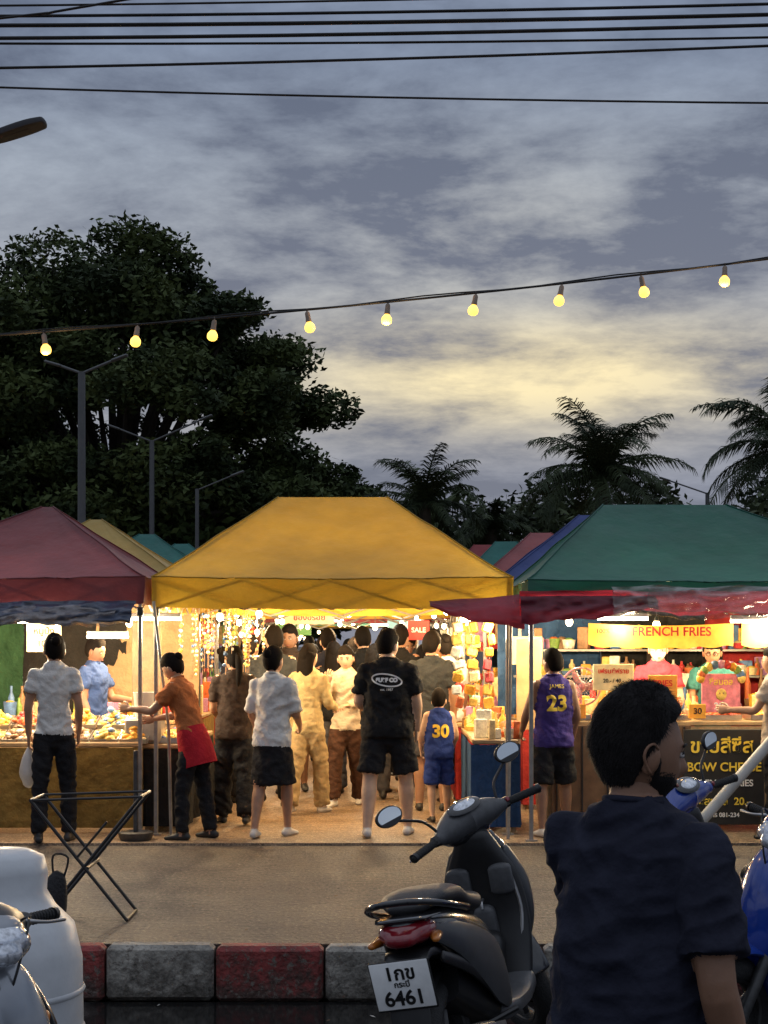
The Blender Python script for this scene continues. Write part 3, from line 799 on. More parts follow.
canopy('canopy_tent',-4.6,-1.7,19.0,21.9,2.1,3.02,-3.25,-3.05,f_teal,.2)
canopy('canopy_tent',-4.5,-1.6,22.2,25,2.1,3.1,-3.2,-3.0,f_teal,.2)
canopy('canopy_tent',-4.8,-1.9,25.4,28,2.1,2.95,-3.4,-3.2,f_r2,.2)
canopy('canopy_tent',1.0,3.7,15.6,18.3,2.1,2.98,2.15,2.35,f_blue,.2)
canopy('canopy_tent',.85,3.5,18.6,21.2,2.1,3.0,1.9,2.15,f_pink,.2)
canopy('canopy_tent',.7,3.3,21.5,24,2.1,3.08,1.65,1.95,f_teal,.2)
canopy('canopy_tent',.5,3.1,24.3,27,2.1,3.22,1.5,1.85,f_r2,.2)
canopy('canopy_tent',3.9,6.6,15.6,18.3,2.1,2.7,5.2,5.3,f_r2,.2)
for k_,(yy,mm) in enumerate(((15.8,f_yel),(19.2,f_r2),(22.6,f_grn),(26,f_yel))):
    canopy('canopy_tent',-1.75,.85,yy,yy+2.9,2.08,2.6,-.7,-.2,mm,.2)

def drape(name,x0,x1,y,zt,zb,mat,amp=.05,out=.1,nx=60,nz=10,seed=0,ztr=None,zbr=None):
    vs=[];ztr=zt if ztr is None else ztr; zbr=zb if zbr is None else zbr
    for j in range(nz+1):
        q=j/nz
        for i in range(nx+1):
            t=i/nx; X=x0+(x1-x0)*t
            a=zt+(ztr-zt)*t+.02*noise.noise(V((X*3.1,seed,9))); c=zb+(zbr-zb)*t+.06*noise.noise(V((X*2.3,seed,0)))+.02*noise.noise(V((X*9,seed,0)))
            Y=y-out*math.sin(q*math.pi*.6)+amp*noise.noise(V((X*5+q*3,seed,q*4)))+amp*.5*noise.noise(V((X*13,seed,q*8)))
            vs.append((X,Y,a+(c-a)*q))
    b=MB(); b.add(vs,[(j*(nx+1)+i,j*(nx+1)+i+1,(j+1)*(nx+1)+i+1,(j+1)*(nx+1)+i) for j in range(nz) for i in range(nx)],0)
    return b.obj(name,[mat],True,angle=None)
tarp_m=fabric('maroon_tarp',(.10,.014,.030),.2); tarp_r=fabric('red_tarp',(.34,.018,.035),.3)
tarp_b=M('blue_grey_tarp',(.035,.05,.09),.3,.5,5,bump=.6,bscale=12,spec=.6)
plast=M('clear_plastic_sheet',(.42,.40,.40),.12,.3,6,bump=1.0,bscale=11,alpha=.42,spec=1.0,bdist=.05)
drape('red_awning',1.05,4.4,11.95,1.97,1.80,tarp_r,.03,.05,seed=2)
drape('maroon_tarp',.36,1.10,12.25,1.90,1.84,tarp_m,.04,.22,seed=4,ztr=1.95,zbr=1.66)
drape('maroon_tarp',1.05,2.1,11.9,1.93,1.72,tarp_m,.05,.12,seed=5,zbr=1.80)
drape('plastic_sheet',1.75,4.4,11.82,2.00,1.76,plast,.13,.10,seed=8,zbr=1.74,nx=120,nz=14)
drape('plastic_sheet',2.0,3.4,11.74,1.99,1.80,plast,.13,.10,seed=11,nx=90)
drape('blue_tarp',-4.4,-1.98,12.28,1.90,1.66,tarp_b,.09,.22,seed=14,zbr=1.72,nz=14,nx=90)
drape('plastic_sheet',-3.9,-2.1,12.2,1.86,1.70,plast,.10,.2,seed=16,nx=90)

# ------------------------------------------------------------------ lamps in the market
warm=M('warm_lamp_glow',(1,.75,.4),.4,.02,5,em=14,emcol=(1,.74,.40)); tubem=M('tube_glow',(1,.9,.7),.4,.02,5,em=14,emcol=(1,.92,.74))
def hang_lamp(x,y,z,e,col=(1,.69,.36),top=None,name='hanging_lamp'):
    p=empty(name,(x,y,z)); b=MB()
    b.tube([(0,0,.06),(0,0,(top or z+.25)-z)],.003,0,5); b.lathe([(.012,.07),(.018,.05),(.018,.03)],(0,0,0),0,10)
    b.ell((0,0,0),(.032,.032,.038),1,12,8)
    b.obj('bulb',[blackp,warm],parent=p); plight((0,0,-.09),e,col,.04,parent=p)
def tube_lamp(x,y,z,L_,e,rot=0,col=(1,.88,.64)):
    p=empty('fluorescent_lamp',(x,y,z),(0,0,rot)); b=MB(); b.box((0,0,.03),(L_,.04,.035),0,bev=.004); b.tube([(-L_/2,0,0),(L_/2,0,0)],.014,1,10)
    b.obj('fixture',[framem,tubem],parent=p); plight((0,0,-.06),e,col,.12,parent=p)
for a in[(-3.3,13.2,1.78,40),(-2.3,13.9,1.75,44),(-2.7,12.75,1.74,34),(-1.45,13.6,1.80,34),(-1.2,14.8,1.85,30),(.55,13.5,1.85,34),(.75,14.6,1.8,26),(-.35,14.2,1.95,30),
         (1.6,13.3,1.75,34),(2.3,13.0,1.72,34),(3.3,13.2,1.72,36),(-.4,17.5,1.9,40),(-1.6,17,1.8,30),(.9,17,1.8,30),(-.6,21,1.9,45),(-1.8,20.5,1.8,30),(.8,20.5,1.8,30),(-.5,25,1.9,50),(1.1,24,1.8,30),(-1.9,24,1.8,30),
         (-2.9,17,1.8,24),(2.2,17,1.8,24),(-3.8,13.4,1.75,30)]:
    hang_lamp(*a)
for a in[(.95,12.75,1.76,.5,26),(-1.95,12.9,1.77,.5,20),(3.05,12.22,1.74,.6,24),(1.9,12.25,1.76,.4,12),(-2.35,13.1,1.62,.35,20),(-3.0,12.45,1.74,.5,20),(-.9,19,1.85,.8,34),(.2,23,1.85,.8,34),(-.1,15.6,1.88,.5,24)]:  # shorter tube behind the red awning is added to brighten the stall banners
    tube_lamp(*a)
b=MB(); rndl=random.Random(4)
for i in range(70):
    X=rndl.choice([rndl.uniform(-1.8,-.9),rndl.uniform(.1,1.0),rndl.uniform(-1.6,.9)]); Y=rndl.uniform(16,29); Z=rndl.uniform(1.66,2.0)
    b.ell((X,Y,Z),(.03,.03,.035),1,8,6); b.tube([(X,Y,Z+.03),(X,Y,2.1)],.003,0,4)
b.obj('aisle_string_bulbs',[blackp,M('aisle_bulb_glow',(1,.8,.5),.4,.02,5,em=7,emcol=(1,.78,.46))])

# ------------------------------------------------------------------ stalls, counters, goods
cols=[(.75,.38,.04),(.60,.14,.04),(.75,.52,.12),(.30,.16,.07),(.2,.35,.08),(.8,.6,.3),(.6,.05,.05),(.1,.2,.4),(.8,.75,.6),(.5,.25,.45)]
gm=[M('goods_%d'%i,c,.45,.35,25,bump=.3) for i,c in enumerate(cols)]
tray=M('steel_tray',(.5,.48,.45),.3,.15,20,metal=.85)
cl_y=cloth('counter_cloth_mustard',(.22,.14,.04),.35); cl_b=cloth('counter_cloth_blue',(.03,.07,.16)); cl_t=cloth('counter_cloth_tan',(.34,.24,.14)); cl_bl=cloth('counter_cloth_black',(.02,.02,.02)); cl_r=cloth('counter_cloth_red',(.3,.03,.03)); cl_g=cloth('counter_cloth_green',(.03,.08,.04))
woodl=M('light_wood',(.42,.28,.14),.55,.3,5,bump=.2)
def counter(x0,x1,y0,y1,h,clothm,floor=.02,panel=True,name='stall_counter',seg=4):
    b=MB(); b.box(((x0+x1)/2,(y0+y1)/2,h-.02),(x1-x0,y1-y0,.04),0,bev=.008)
    for X in(x0+.04,x1-.04):
        for Y in(y0+.04,y1-.04): b.box((X,Y,(h-.04+floor)/2),(.04,.04,h-.04-floor),0)
    if panel:
        n=24; vs=[]
        path=[(x0,y1),(x0-.012,y0-.012),(x1+.012,y0-.012),(x1,y1)]
        P=[]
        for a,c in zip(path[:-1],path[1:]):
            for i in range(n): P.append((a[0]+(c[0]-a[0])*i/n,a[1]+(c[1]-a[1])*i/n))
        P.append(path[-1])
        for j in range(7):
            q=j/6
            for i,(X,Y) in enumerate(P):
                wv=.025*q*noise.noise(V((i*.45,x0,q)))+.010*math.sin(i*.9)*q
                vs.append((X+(wv if i<n or i>2*n else 0),Y-(abs(wv) if n<=i<=2*n else 0),h-.042-(h-.11)*q))
        m=len(P); b.add(vs,[(j*m+i,j*m+i+1,(j+1)*m+i+1,(j+1)*m+i) for j in range(6) for i in range(m-1)],1)
    return b.obj(name,[woodl,clothm],True)
def food_tray(x,y,z,w,d,mi,n=26,r=.028,heap=.07,name='food_tray',tilt=0):
    b=MB()
    b.box((0,0,.006),(w,d,.008),0); 
    for sx in(-1,1): b.box((sx*w/2,0,.022),(.006,d+.006,.04),0)
    for sy in(-1,1): b.box((0,sy*d/2,.022),(w,.006,.04),0)
    for i in range(n):
        a=random.uniform(-.46,.46); c=random.uniform(-.46,.46); hh=heap*(1-abs(a)*1.7)*(1-abs(c)*1.5)
        s=random.uniform(.7,1.3)*r
        b.ell((a*w*.9,c*d*.9,.015+max(0,hh)*random.uniform(.4,1)),(s*random.uniform(.8,1.8),s,s*.7),1 if random.random()<.8 else 2,8,5,rot=(random.uniform(-.4,.4),random.uniform(-.4,.4),random.uniform(0,3)))
    return b.obj(name,[tray,gm[mi],gm[(mi+5)%10 if mi!=5 else 1]],True,loc=(x,y,z),rot=(tilt,0,0),angle=60)
def goods(name,x0,x1,y0,y1,z,n,hmin=.06,hmax=.2,mis=None):
    b=MB()
    for i in range(n):
        X=random.uniform(x0,x1);Y=random.uniform(y0,y1);h=random.uniform(hmin,hmax);m=random.choice(mis or range(len(gm)))
        k=random.random()
        if k<.4: b.box((X,Y,z+h/2),(random.uniform(.05,.13),random.uniform(.05,.1),h),m,rot=(0,0,random.uniform(-.4,.4)),bev=.006)
        elif k<.75: b.lathe([(.001,0),(.028,0),(.03,.01),(.03,h*.65),(.012,h*.8),(.012,h),(.001,h)],(X,Y,z),m,12)
        else: b.lathe([(.001,.004),(.05,.004),(.065,h*.5),(.06,h*.5),(.04,.02),(.001,.02)],(X,Y,z),m,14); b.ell((X,Y,z+h*.45),(.05,.05,.03),random.choice(range(len(gm))),10,6)
    return b.obj(name,gm,True)
counter(-4.4,-1.98,12.5,13.15,.76,cl_y)
xs=-4.2
for i in range(10):
    food_tray(xs+i*.24,12.66,.775,.22,.26,[0,3,1,0,2,3,0,3,2,0][i],46,.026,.11,tilt=R(14))
    food_tray(xs+i*.24,12.96,.88,.22,.24,[1,0,2,3,0,1,0,0,2,3][i],44,.026,.14,tilt=R(16))
b=MB(); b.box((-3.1,13.0,.80),(2.4,.3,.08),0,bev=.005); b.obj('tray_riser',[woodl])
goods('food_packages',-4.3,-2.1,13.08,13.14,.84,16,.08,.2,[0,1,2,5,3])
counter(-4.4,-1.95,14.3,14.8,.85,cl_t); goods('food_packages',-4.3,-2.0,14.35,14.7,.85,44,.1,.38)
counter(-1.98,-1.62,12.6,14.6,.74,cl_bl)
for i in range(5): food_tray(-1.8,12.78+i*.36,.745,.28,.28,[2,0,5,1,2][i],34)
b=MB(); b.lathe([(.001,0),(.075,0),(.09,.2),(.095,.21),(.088,.21),(.07,.02)],(0,0,0),0,18); b.obj('plastic_bucket',[M('white_plastic',(.6,.6,.58),.35,.06,10)],loc=(-1.98,12.72,.95)); 
b=MB(); b.box((0,0,0),(.3,.3,.2),0,bev=.02); b.obj('food_box',[M('steel_box',(.45,.42,.38),.35,.2,10,metal=.6)],loc=(-1.98,12.76,.85))
counter(.72,1.10,12.55,14.4,.78,cl_b)
goods('snack_packages',.75,1.08,12.6,14.3,.78,46,.08,.24,[0,1,2,5,8,3])
counter(.70,1.0,14.8,17.0,.8,cl_r); goods('snack_packages',.72,.98,14.9,16.9,.8,34,.1,.3)
counter(1.35,3.9,12.75,13.3,.92,cl_t)
b=MB(); b.box((1.95,12.68,.46),(1.15,.03,.86),0,bev=.004)
for i in range(6): b.box((1.42+i*.21,12.66,.46),(.012,.012,.84),1)
b.obj('counter_front_panel',[M('dark_panel',(.13,.07,.035),.6,.4,6),blackp])
for i in range(6): food_tray(1.55+i*.42,12.98,.925,.34,.3,[0,2,5,1,0,2][i],40,.026,.10)
goods('snack_packages',1.5,3.8,13.15,13.28,.92,34,.1,.24,[0,2,5,8,1])
counter(1.3,4.0,14.3,14.7,.9,cl_r); goods('snack_packages',1.4,3.9,14.32,14.68,.9,60,.1,.45)
b=MB()
for z in(1.25,1.5): b.box((2.6,14.75,z),(2.7,.22,.02),0)
for X in(1.3,2.6,3.9): b.box((X,14.75,.9),(.03,.03,1.75),0)
b.obj('stall_shelf',[framem]); goods('shelf_goods',1.35,3.85,14.68,14.82,1.262,46,.08,.2); goods('shelf_goods',1.35,3.85,14.68,14.82,1.512,46,.08,.24)
for sx,x0,x1 in((-1,-2.9,-1.95),(1,1.0,2.0)):
    for j,yy in enumerate((15.8,18.2,20.6,23.0,25.4)):
        counter(x0,x1,yy,yy+1.9,.8,[cl_y,cl_r,cl_b,cl_g,cl_t][(j+(sx>0))%5]); goods('market_goods',x0+.05,x1-.05,yy+.05,yy+1.85,.8,46,.1,.4)
        b=MB(); 
        for q in range(9):
            X=(x1-.15 if sx<0 else x0+.15)+random.uniform(-.25,.25); h=random.uniform(.18,.34); Y=yy+.1+q*.21; zt=1.8
            b.box((X,Y,zt-h/2),(random.uniform(.08,.18),.03,h),random.randrange(len(gm)),bev=.01); b.tube([(X,Y,zt),(X,Y,zt+.12)],.003,3,4)
        b.tube([((x1-.15 if sx<0 else x0+.15),yy,1.92),((x1-.15 if sx<0 else x0+.15),yy+1.9,1.92)],.01,8,6)
        b.obj('hanging_goods',gm,True)
counter(-1.9,.9,29,29.8,.9,cl_r); goods('market_goods',-1.8,.8,29.1,29.7,.9,60,.1,.5)
b=MB()
for X,Y in((.62,12.9),(.74,12.95),(.88,12.85),(.66,13.4),(.8,13.6)):
    for j in range(7): b.box((X+random.uniform(-.02,.02),Y+random.uniform(-.02,.02),1.70-j*.105),(random.uniform(.06,.10),.025,random.uniform(.07,.10)),random.choice([2,0,1,5,6,8,0]),bev=.018,rot=(random.uniform(-.3,.3),random.uniform(-.3,.3),random.uniform(-.4,.4)))
    b.tube([(X,Y,1.0),(X,Y,1.9)],.003,3,4)
b.obj('hanging_snack_bags',gm,True)
b=MB(); rb2=random.Random(11)
for i in range(34):
    X=-1.74+rb2.uniform(-.05,.55); Y=12.9+i*.08; z=1.86
    b.tube([(X,Y,1.95),(X,Y,1.3)],.002,3,4)
    for j in range(rb2.randint(7,13)):
        z-=rb2.uniform(.035,.055); b.ell((X+rb2.uniform(-.01,.01),Y,z),(rb2.uniform(.008,.020),.012,.014),rb2.choice([8,5,3,3,2,0,7]),6,5)
b.obj('hanging_bead_strands',gm,True)

def board(name,x,y,z,w,h,mat,texts,rz=0,rx=0,th=.02,wavy=False):
    b=MB()
    if wavy:
        n=30; vs=[]
        for j in range(5):
            for i in range(n+1):
                X=-w/2+w*i/n; Z=h/2-h*j/4; sag=-.02*math.sin(math.pi*i/n)
                vs.append((X,.02*noise.noise(V((X*4,Z*5,y))),Z+sag-(.02*abs(math.sin(i*.55)) if j==4 else 0)))
        b.add(vs,[(j*(n+1)+i,j*(n+1)+i+1,(j+1)*(n+1)+i+1,(j+1)*(n+1)+i) for j in range(4) for i in range(n)],0)
    else: b.box((0,0,0),(w,th,h),0,bev=.004)
    o=b.obj(name,[mat],True,loc=(x,y,z),rot=(rx,0,rz))
    for i,(t,s,ddx,ddz,mt) in enumerate(texts):
        text_obj('lettering_%d'%(i+1),t,s,mt,Matrix.Translation((ddx,-th/2-(.025 if wavy else .004),ddz))@Matrix.Rotation(R(90),4,'X'),o,bold=s*.02)
    return o
yb=M('yellow_banner',(.75,.42,.06),.55,.25,8,trans=.25); bb=M('black_banner',(.02,.018,.016),.5,.3,8); wb=M('cream_board',(.75,.66,.42),.5,.2,12); pk=M('pink_board',(.7,.2,.25),.5,.4,14); rb_=M('red_board',(.55,.04,.03),.5,.2,8); bl=M('light_blue_board',(.2,.45,.6),.5,.2,8)
grn_b=M('green_board',(.1,.3,.08),.5,.2,8); orb=M('orange_board',(.75,.33,.05),.5,.25,6)
board('snack_banner',2.22,12.35,1.64,1.16,.17,yb,[('FRENCH FRIES',.10,.08,.015,inkr),('100%',.05,-.47,.02,ink)],wavy=True)
board('snack_banner',3.42,12.35,1.64,1.1,.18,yb,[('เฟรนช์ฟรายส์',.1,0,.02,inkr)],wavy=True)
board('stall_banner',2.78,12.60,.47,.66,.78,bb,[('ขายสีซีส',.16,-.02,.25,inky),('BOW CHEESE',.100,0,.08,inky),('FRENCH FRIES',.075,0,-.05,inkw),('ชีสบอล  20.-',.085,0,-.20,inky),('โทร 081-234',.05,0,-.31,inkw)])
board('menu_board',1.92,12.9,1.28,.34,.22,wb,[('เฟรนช์ฟราย',.055,0,.05,inkr),('20.- / 40.-',.045,0,-.03,ink)],rz=.05)
board('menu_board',2.32,12.82,1.15,.24,.30,orb,[('FRIES',.07,0,.08,inkr),('ชีส',.07,0,-.04,ink)],rz=-.05)
board('price_card',2.12,12.80,1.02,.16,.12,wb,[('25',.08,0,0,inkr)]); board('price_card',2.6,12.78,1.0,.14,.12,yb,[('30',.07,0,0,ink)]); board('price_card',1.6,12.78,1.0,.15,.12,orb,[('15',.07,0,0,ink)])
board('cartoon_poster',2.80,12.8,1.15,.32,.32,pk,[('ชีสบอล',.07,0,.09,inky),('20.-',.08,0,-.11,inkw)],rx=R(-4))
b=MB()
for i in range(11):
    a=math.pi*i/10; b.ell((2.80+.17*math.cos(a),12.79,1.27+.12*math.sin(a)),(.036,.028,.038),[2,7,4,0,6,9,7,2,4,1,0][i],12,8)
b.ell((2.80,12.782,1.14),(.045,.012,.05),2,14,8); b.ell((2.785,12.770,1.15),(.006,.004,.008),3,8,6); b.ell((2.815,12.770,1.15),(.006,.004,.008),3,8,6)
b.obj('balloon_arch',gm,True)
board('stall_sign',-2.98,13.5,1.62,.30,.26,wb,[('หมูปิ้ง',.08,0,.05,ink),('10.-',.08,0,-.06,inkr)])
board('stall_sign',.35,15.6,1.70,.22,.2,rb_,[('SALE',.07,0,0,inkw)])
board('stall_sign',-.9,18.6,1.88,.6,.16,wb,[('ของอร่อย',.1,0,0,inkr)])
board('stall_sign',.3,21.3,1.85,.5,.2,bl,[('ICE',.12,0,0,inkw)])
board('stall_sign',-1.3,22.2,1.8,.5,.22,grn_b,[('TEA',.12,0,0,inkw)])
board('stall_sign',1.32,14.2,1.50,.28,.26,wb,[('ไก่ทอด',.07,0,0,inkr)])
board('plywood_partition',-2.12,13.75,1.2,.26,1.1,wood,[],th=.015)
board('plywood_partition',1.28,13.6,1.2,.22,.8,woodl,[],th=.015)
for X,m in((1.6,cl_b),(2.6,cl_bl),(3.5,cl_r)): 
    drape('stall_back_cloth',X-.5,X+.5,14.95,1.95,.9,m,.08,.05,nx=24,seed=X)
for X,m in((-4,cl_g),(-3.0,cl_bl),(-2.3,cl_t)): drape('stall_back_cloth',X-.5,X+.5,15.0,1.95,.9,m,.08,.05,nx=24,seed=X)
b=MB()
for i in range(5):
    rr=.03+i*.03
    b.tube([(rr*math.cos(t*math.pi/10),-.03-.02*(1-i/5),rr*math.sin(t*math.pi/10)) for t in range(21)],.0025,1,5)
for t in range(20): a=t*math.pi/10; b.tube([(.03*math.cos(a),-.05,.03*math.sin(a)),(.15*math.cos(a),-.028,.15*math.sin(a)),(.16*math.cos(a),.02,.16*math.sin(a))],.002,1,4)
b.tube([(.16*math.cos(t*math.pi/10),0,.16*math.sin(t*math.pi/10)) for t in range(21)],.008,0,8)
for t in range(3): b.ell((.07*math.cos(t*2.09),0,.07*math.sin(t*2.09)),(.075,.006,.035),0,12,6,rot=(R(25),-t*2.09,0))
b.ell((0,.05,0),(.05,.08,.05),0); b.tube([(0,.05,-.04),(0,.05,-.24)],.014,0,8); b.lathe([(.001,-.26),(.10,-.26),(.09,-.235),(.02,-.23)],(0,.05,0),0,18)
b.obj('electric_fan',[M('pink_fan',(.55,.22,.26),.4,.1,10),steel],loc=(1.66,12.95,1.20))
b=MB(); b.tube([(2.22,11.6,.03),(3.55,11.75,1.50)],.042,0,14); b.obj('leaning_pipe',[M('grey_pipe',(.50,.50,.47),.5,.2,6)])
b=MB(); b.tube([(-1.70,12.3,.02),(-1.72,12.3,.9),(-1.84,12.3,1.9)],.013,0,8); b.obj('tent_pole',[framem])
b=MB(); b.tube([(.98,12.15,0.02),(1.0,12.15,1.75)],.014,0,8); b.obj('tent_pole',[framem])
b=MB(); b.lathe([(.001,0),(.12,0),(.13,.02),(.14,.06),(.10,.07),(.09,.05),(.001,.05)],(0,0,0),0,20); b.tube([(0,0,.06),(0,0,.7)],.02,0,8); b.obj('umbrella_base',[dsteel],loc=(-1.95,12.1,.02))

# ------------------------------------------------------------------ folding stand
b=MB()
def fs_leg(a,c): b.tube([a,c],.010,0,8)
for Y0 in(8.95,8.62):
    fs_leg((-1.98,Y0,.68),(-1.44,Y0,.01)); fs_leg((-1.36,Y0,.70),(-1.92,Y0,.01))
for (X,Z) in((-1.98,.68),(-1.36,.70),(-1.44,.01),(-1.92,.01),(-1.66,.30)): b.tube([(X,8.62,Z),(X,8.95,Z)],.009,0,8)
b.tube([(-1.98,8.62,.68),(-1.36,8.62,.70)],.007,0,8); b.tube([(-1.98,8.95,.68),(-1.36,8.95,.70)],.007,0,8)
b.tube([(-1.72,8.62,.36),(-1.55,8.62,.56)],.007,0,6)
b.obj('folding_stand',[blackp])
b=MB(); b.tube([(0,0,0),(0,0,.02),(.01,0,.18),(.02,0,.3),(.03,0,.34)],[(.05,.03),(.085,.05),(.08,.05),(.05,.03),(.02,.012)],0,14,sub=3); b.tube([(.0,0,.3),(-.02,0,.42),(.06,0,.42),(.05,0,.3)],.006,0,6,sub=4)
b.obj('black_bag',[M('black_fabric',(.012,.012,.014),.7,.3,15,bump=.4)],loc=(-1.80,8.2,.01),rot=(0,R(8),0))
wp=M('white_tank_plastic',(.60,.62,.64),.38,.14,4,bump=.2,bscale=8)
b=MB(); b.lathe([(.001,1.04),(.10,1.035),(.155,1.01),(.17,.95),(.165,.88),(.20,.82),(.27,.75),(.30,.62),(.305,.3),(.305,.02),(.29,0),(.001,0)],(0,0,0),0,36)
for z in(.2,.35,.5): b.lathe([(.304,z-.012),(.312,z),(.304,z+.012)],(0,0,0),0,36)
b.obj('water_tank',[wp],loc=(-1.46,5.9,-.27),angle=None)

# ------------------------------------------------------------------ scooters
def scooter(name,x,y,heading,lean,steer,paint,paint2,plate=True,z=-.27,cowl=None,S=1.08,mirrors=True):
    mats=[paint,paint2,greyp,rubber,steel,dsteel,seatm,redlens,orangelens,clearlens,mirror_m,blackp,platew,gloss,cowl or greyp]
    b=MB()
    def wheel(mb,cx,r=.265,w=.05):
        n=48; m=12; vs=[];fs=[]
        for i in range(n):
            a=2*math.pi*i/n
            for j in range(m):
                c=2*math.pi*j/m; g=(.004 if (i%2==0 and j in(1,2,10,11)) else 0); rr=(r-w)+(w-g)*math.cos(c)
                vs.append((cx+rr*math.cos(a),w*.95*math.sin(c),.265+rr*math.sin(a)))
        for i in range(n):
            for j in range(m): fs.append((i*m+j,((i+1)%n)*m+j,((i+1)%n)*m+(j+1)%m,i*m+(j+1)%m))
        mb.add(vs,fs,3)
        ax=(R(90),0,0)
        mb.lathe([(.175,-.035),(.185,-.04),(.185,.04),(.175,.035),(.175,-.035)],(cx,0,.265),5,30,axis=ax)
        mb.lathe([(.001,-.05),(.04,-.05),(.045,.0),(.04,.05),(.001,.05)],(cx,0,.265),5,16,axis=ax)
        for k in range(5):
            a=k*2*math.pi/5; mb.tube([(cx+.03*math.cos(a),0,.265+.03*math.sin(a)),(cx+.178*math.cos(a),0,.265+.178*math.sin(a))],[(.02,.012),(.013,.01)],5,8,side=(0,1,0))
    wheel(b,-.60)
    b.tube([(-.88,0,.765),(-.78,0,.745),(-.60,0,.69),(-.38,0,.605),(-.20,0,.53),(-.08,0,.42)],[(.055,.03),(.105,.06),(.135,.10),(.145,.14),(.14,.15),(.12,.10)],0,26,side=(0,1,0),p=2.6,sub=5,rnd=True)
    for s in(-1,1):
        b.tube([(-.86,s*.075,.75),(-.65,s*.125,.675),(-.42,s*.142,.57),(-.22,s*.145,.46),(-.10,s*.14,.34)],[(.012,.03),(.015,.06),(.016,.10),(.016,.12),(.014,.05)],1,14,side=(0,1,0),sub=4,rnd=True)
        b.tube([(-.80,s*.10,.64),(-.55,s*.13,.55),(-.30,s*.14,.42)],[(.01,.02),(.012,.03),(.012,.03)],11,10,side=(0,1,0),sub=3,rnd=True)
    b.tube([(-.6,0,.52),(-.3,0,.40),(-.12,0,.30)],[(.09,.08),(.12,.1),(.12,.06)],11,16,side=(0,1,0),p=3,sub=3)
    b.tube([(-.80,0,.815),(-.70,0,.832),(-.52,0,.815),(-.42,0,.775),(-.28,0,.745),(-.12,0,.73),(-.04,0,.70)],[(.07,.022),(.118,.036),(.130,.044),(.135,.042),(.135,.042),(.10,.04),(.05,.02)],6,24,side=(0,1,0),p=2.7,sub=5,rnd=True)
    b.tube([(-.55,.15,.765),(-.72,.15,.80),(-.86,.12,.835),(-.935,.06,.855),(-.945,0,.858),(-.935,-.06,.855),(-.86,-.12,.835),(-.72,-.15,.80),(-.55,-.15,.765)],[(.012,.014)]*9,13,10,side=(0,0,1),sub=4)
    b.tube([(-.80,0,.745),(-.88,0,.742),(-.925,0,.728)],[(.100,.045),(.092,.043),(.06,.026)],7,20,side=(0,1,0),p=2.5,sub=3,rnd=True)
    b.tube([(-.80,0,.79),(-.90,0,.79)],[(.12,.012),(.09,.008)],13,16,side=(0,1,0),sub=2,rnd=True)
    for s in(-1,1): b.tube([(-.84,s*.10,.722),(-.90,s*.115,.716)],[(.025,.018),(.014,.011)],8,12,side=(0,1,0),sub=2,rnd=True)
    b.tube([(-.72,0,.64),(-.86,0,.67),(-.925,0,.62),(-.965,0,.46),(-.985,0,.36)],[(.09,.02),(.085,.02),(.075,.012),(.07,.009),(.06,.006)],11,14,side=(0,1,0),p=4,sub=3)
    pr=(0,R(-12),0)
    b.box((-.985,0,.590),(.008,.214,.178),11,rot=pr,bev=.003)
    b.box((-.9925,0,.592),(.004,.204,.166),12,rot=pr,bev=.0015)
    b.tube([(-.60,.11,.30),(-.50,.13,.58)],.012,4,8)
    for i in range(9): 
        c=V((-.595+.009*i,.112+.0018*i,.325+.025*i)); b.tube([c+V((.026*math.cos(t*1.05),.026*math.sin(t*1.05),.002*t)) for t in range(7)],.005,5,5)
    b.tube([(-.66,.095,.27),(-.50,.105,.30),(-.30,.11,.31),(-.14,.10,.30)],[(.03,.06),(.035,.075),(.035,.08),(.03,.06)],5,16,side=(0,1,0),sub=3,rnd=True)
    for i in range(6): b.tube([(-.62+i*.08,.143,.24),(-.60+i*.08,.143,.36)],.005,4,5)
    b.tube([(-.2,0,.25),(.02,0,.27)],[(.09,.08),(.08,.06)],5,14,side=(0,1,0),p=3,rnd=True)
    b.tube([(0,-.06,.2),(-.2,-.13,.2),(-.42,-.145,.26),(-.55,-.15,.30),(-.84,-.155,.36)],[.018,.02,.045,.052,.045],5,16,sub=4,rnd=True)
    b.tube([(-.5,-.205,.31),(-.76,-.208,.36)],[(.006,.03),(.006,.028)],4,10,side=(0,1,0),rnd=True)
    b.tube([(-.86,0,.50),(-.72,0,.56),(-.55,0,.55),(-.42,0,.47)],[(.05,.006),(.06,.008),(.06,.008),(.06,.008)],11,12,side=(0,1,0),sub=3)
    b.tube([(-.14,0,.30),(.0,0,.295),(.18,0,.295),(.30,0,.33)],[(.15,.045),(.17,.04),(.17,.04),(.17,.05)],2,20,side=(0,1,0),p=4,sub=3,rnd=True)
    b.tube([(-.12,0,.40),(.02,0,.375),(.18,0,.39),(.30,0,.48)],[(.075,.07),(.06,.055),(.06,.06),(.07,.07)],11,16,side=(0,1,0),p=2.6,sub=4,rnd=True)
    b.tube([(.27,0,.30),(.33,0,.44),(.37,0,.60),(.365,0,.76),(.345,0,.88),(.335,0,.93)],[(.155,.03),(.17,.035),(.175,.035),(.155,.04),(.10,.045),(.075,.04)],11,26,side=(0,1,0),p=2.8,sub=5,rnd=True)
    b.tube([(.40,0,.36),(.46,0,.50),(.47,0,.68),(.435,0,.84),(.40,0,.92)],[(.11,.05),(.14,.075),(.145,.085),(.12,.07),(.08,.04)],0,26,side=(0,1,0),p=2.4,sub=5,rnd=True)
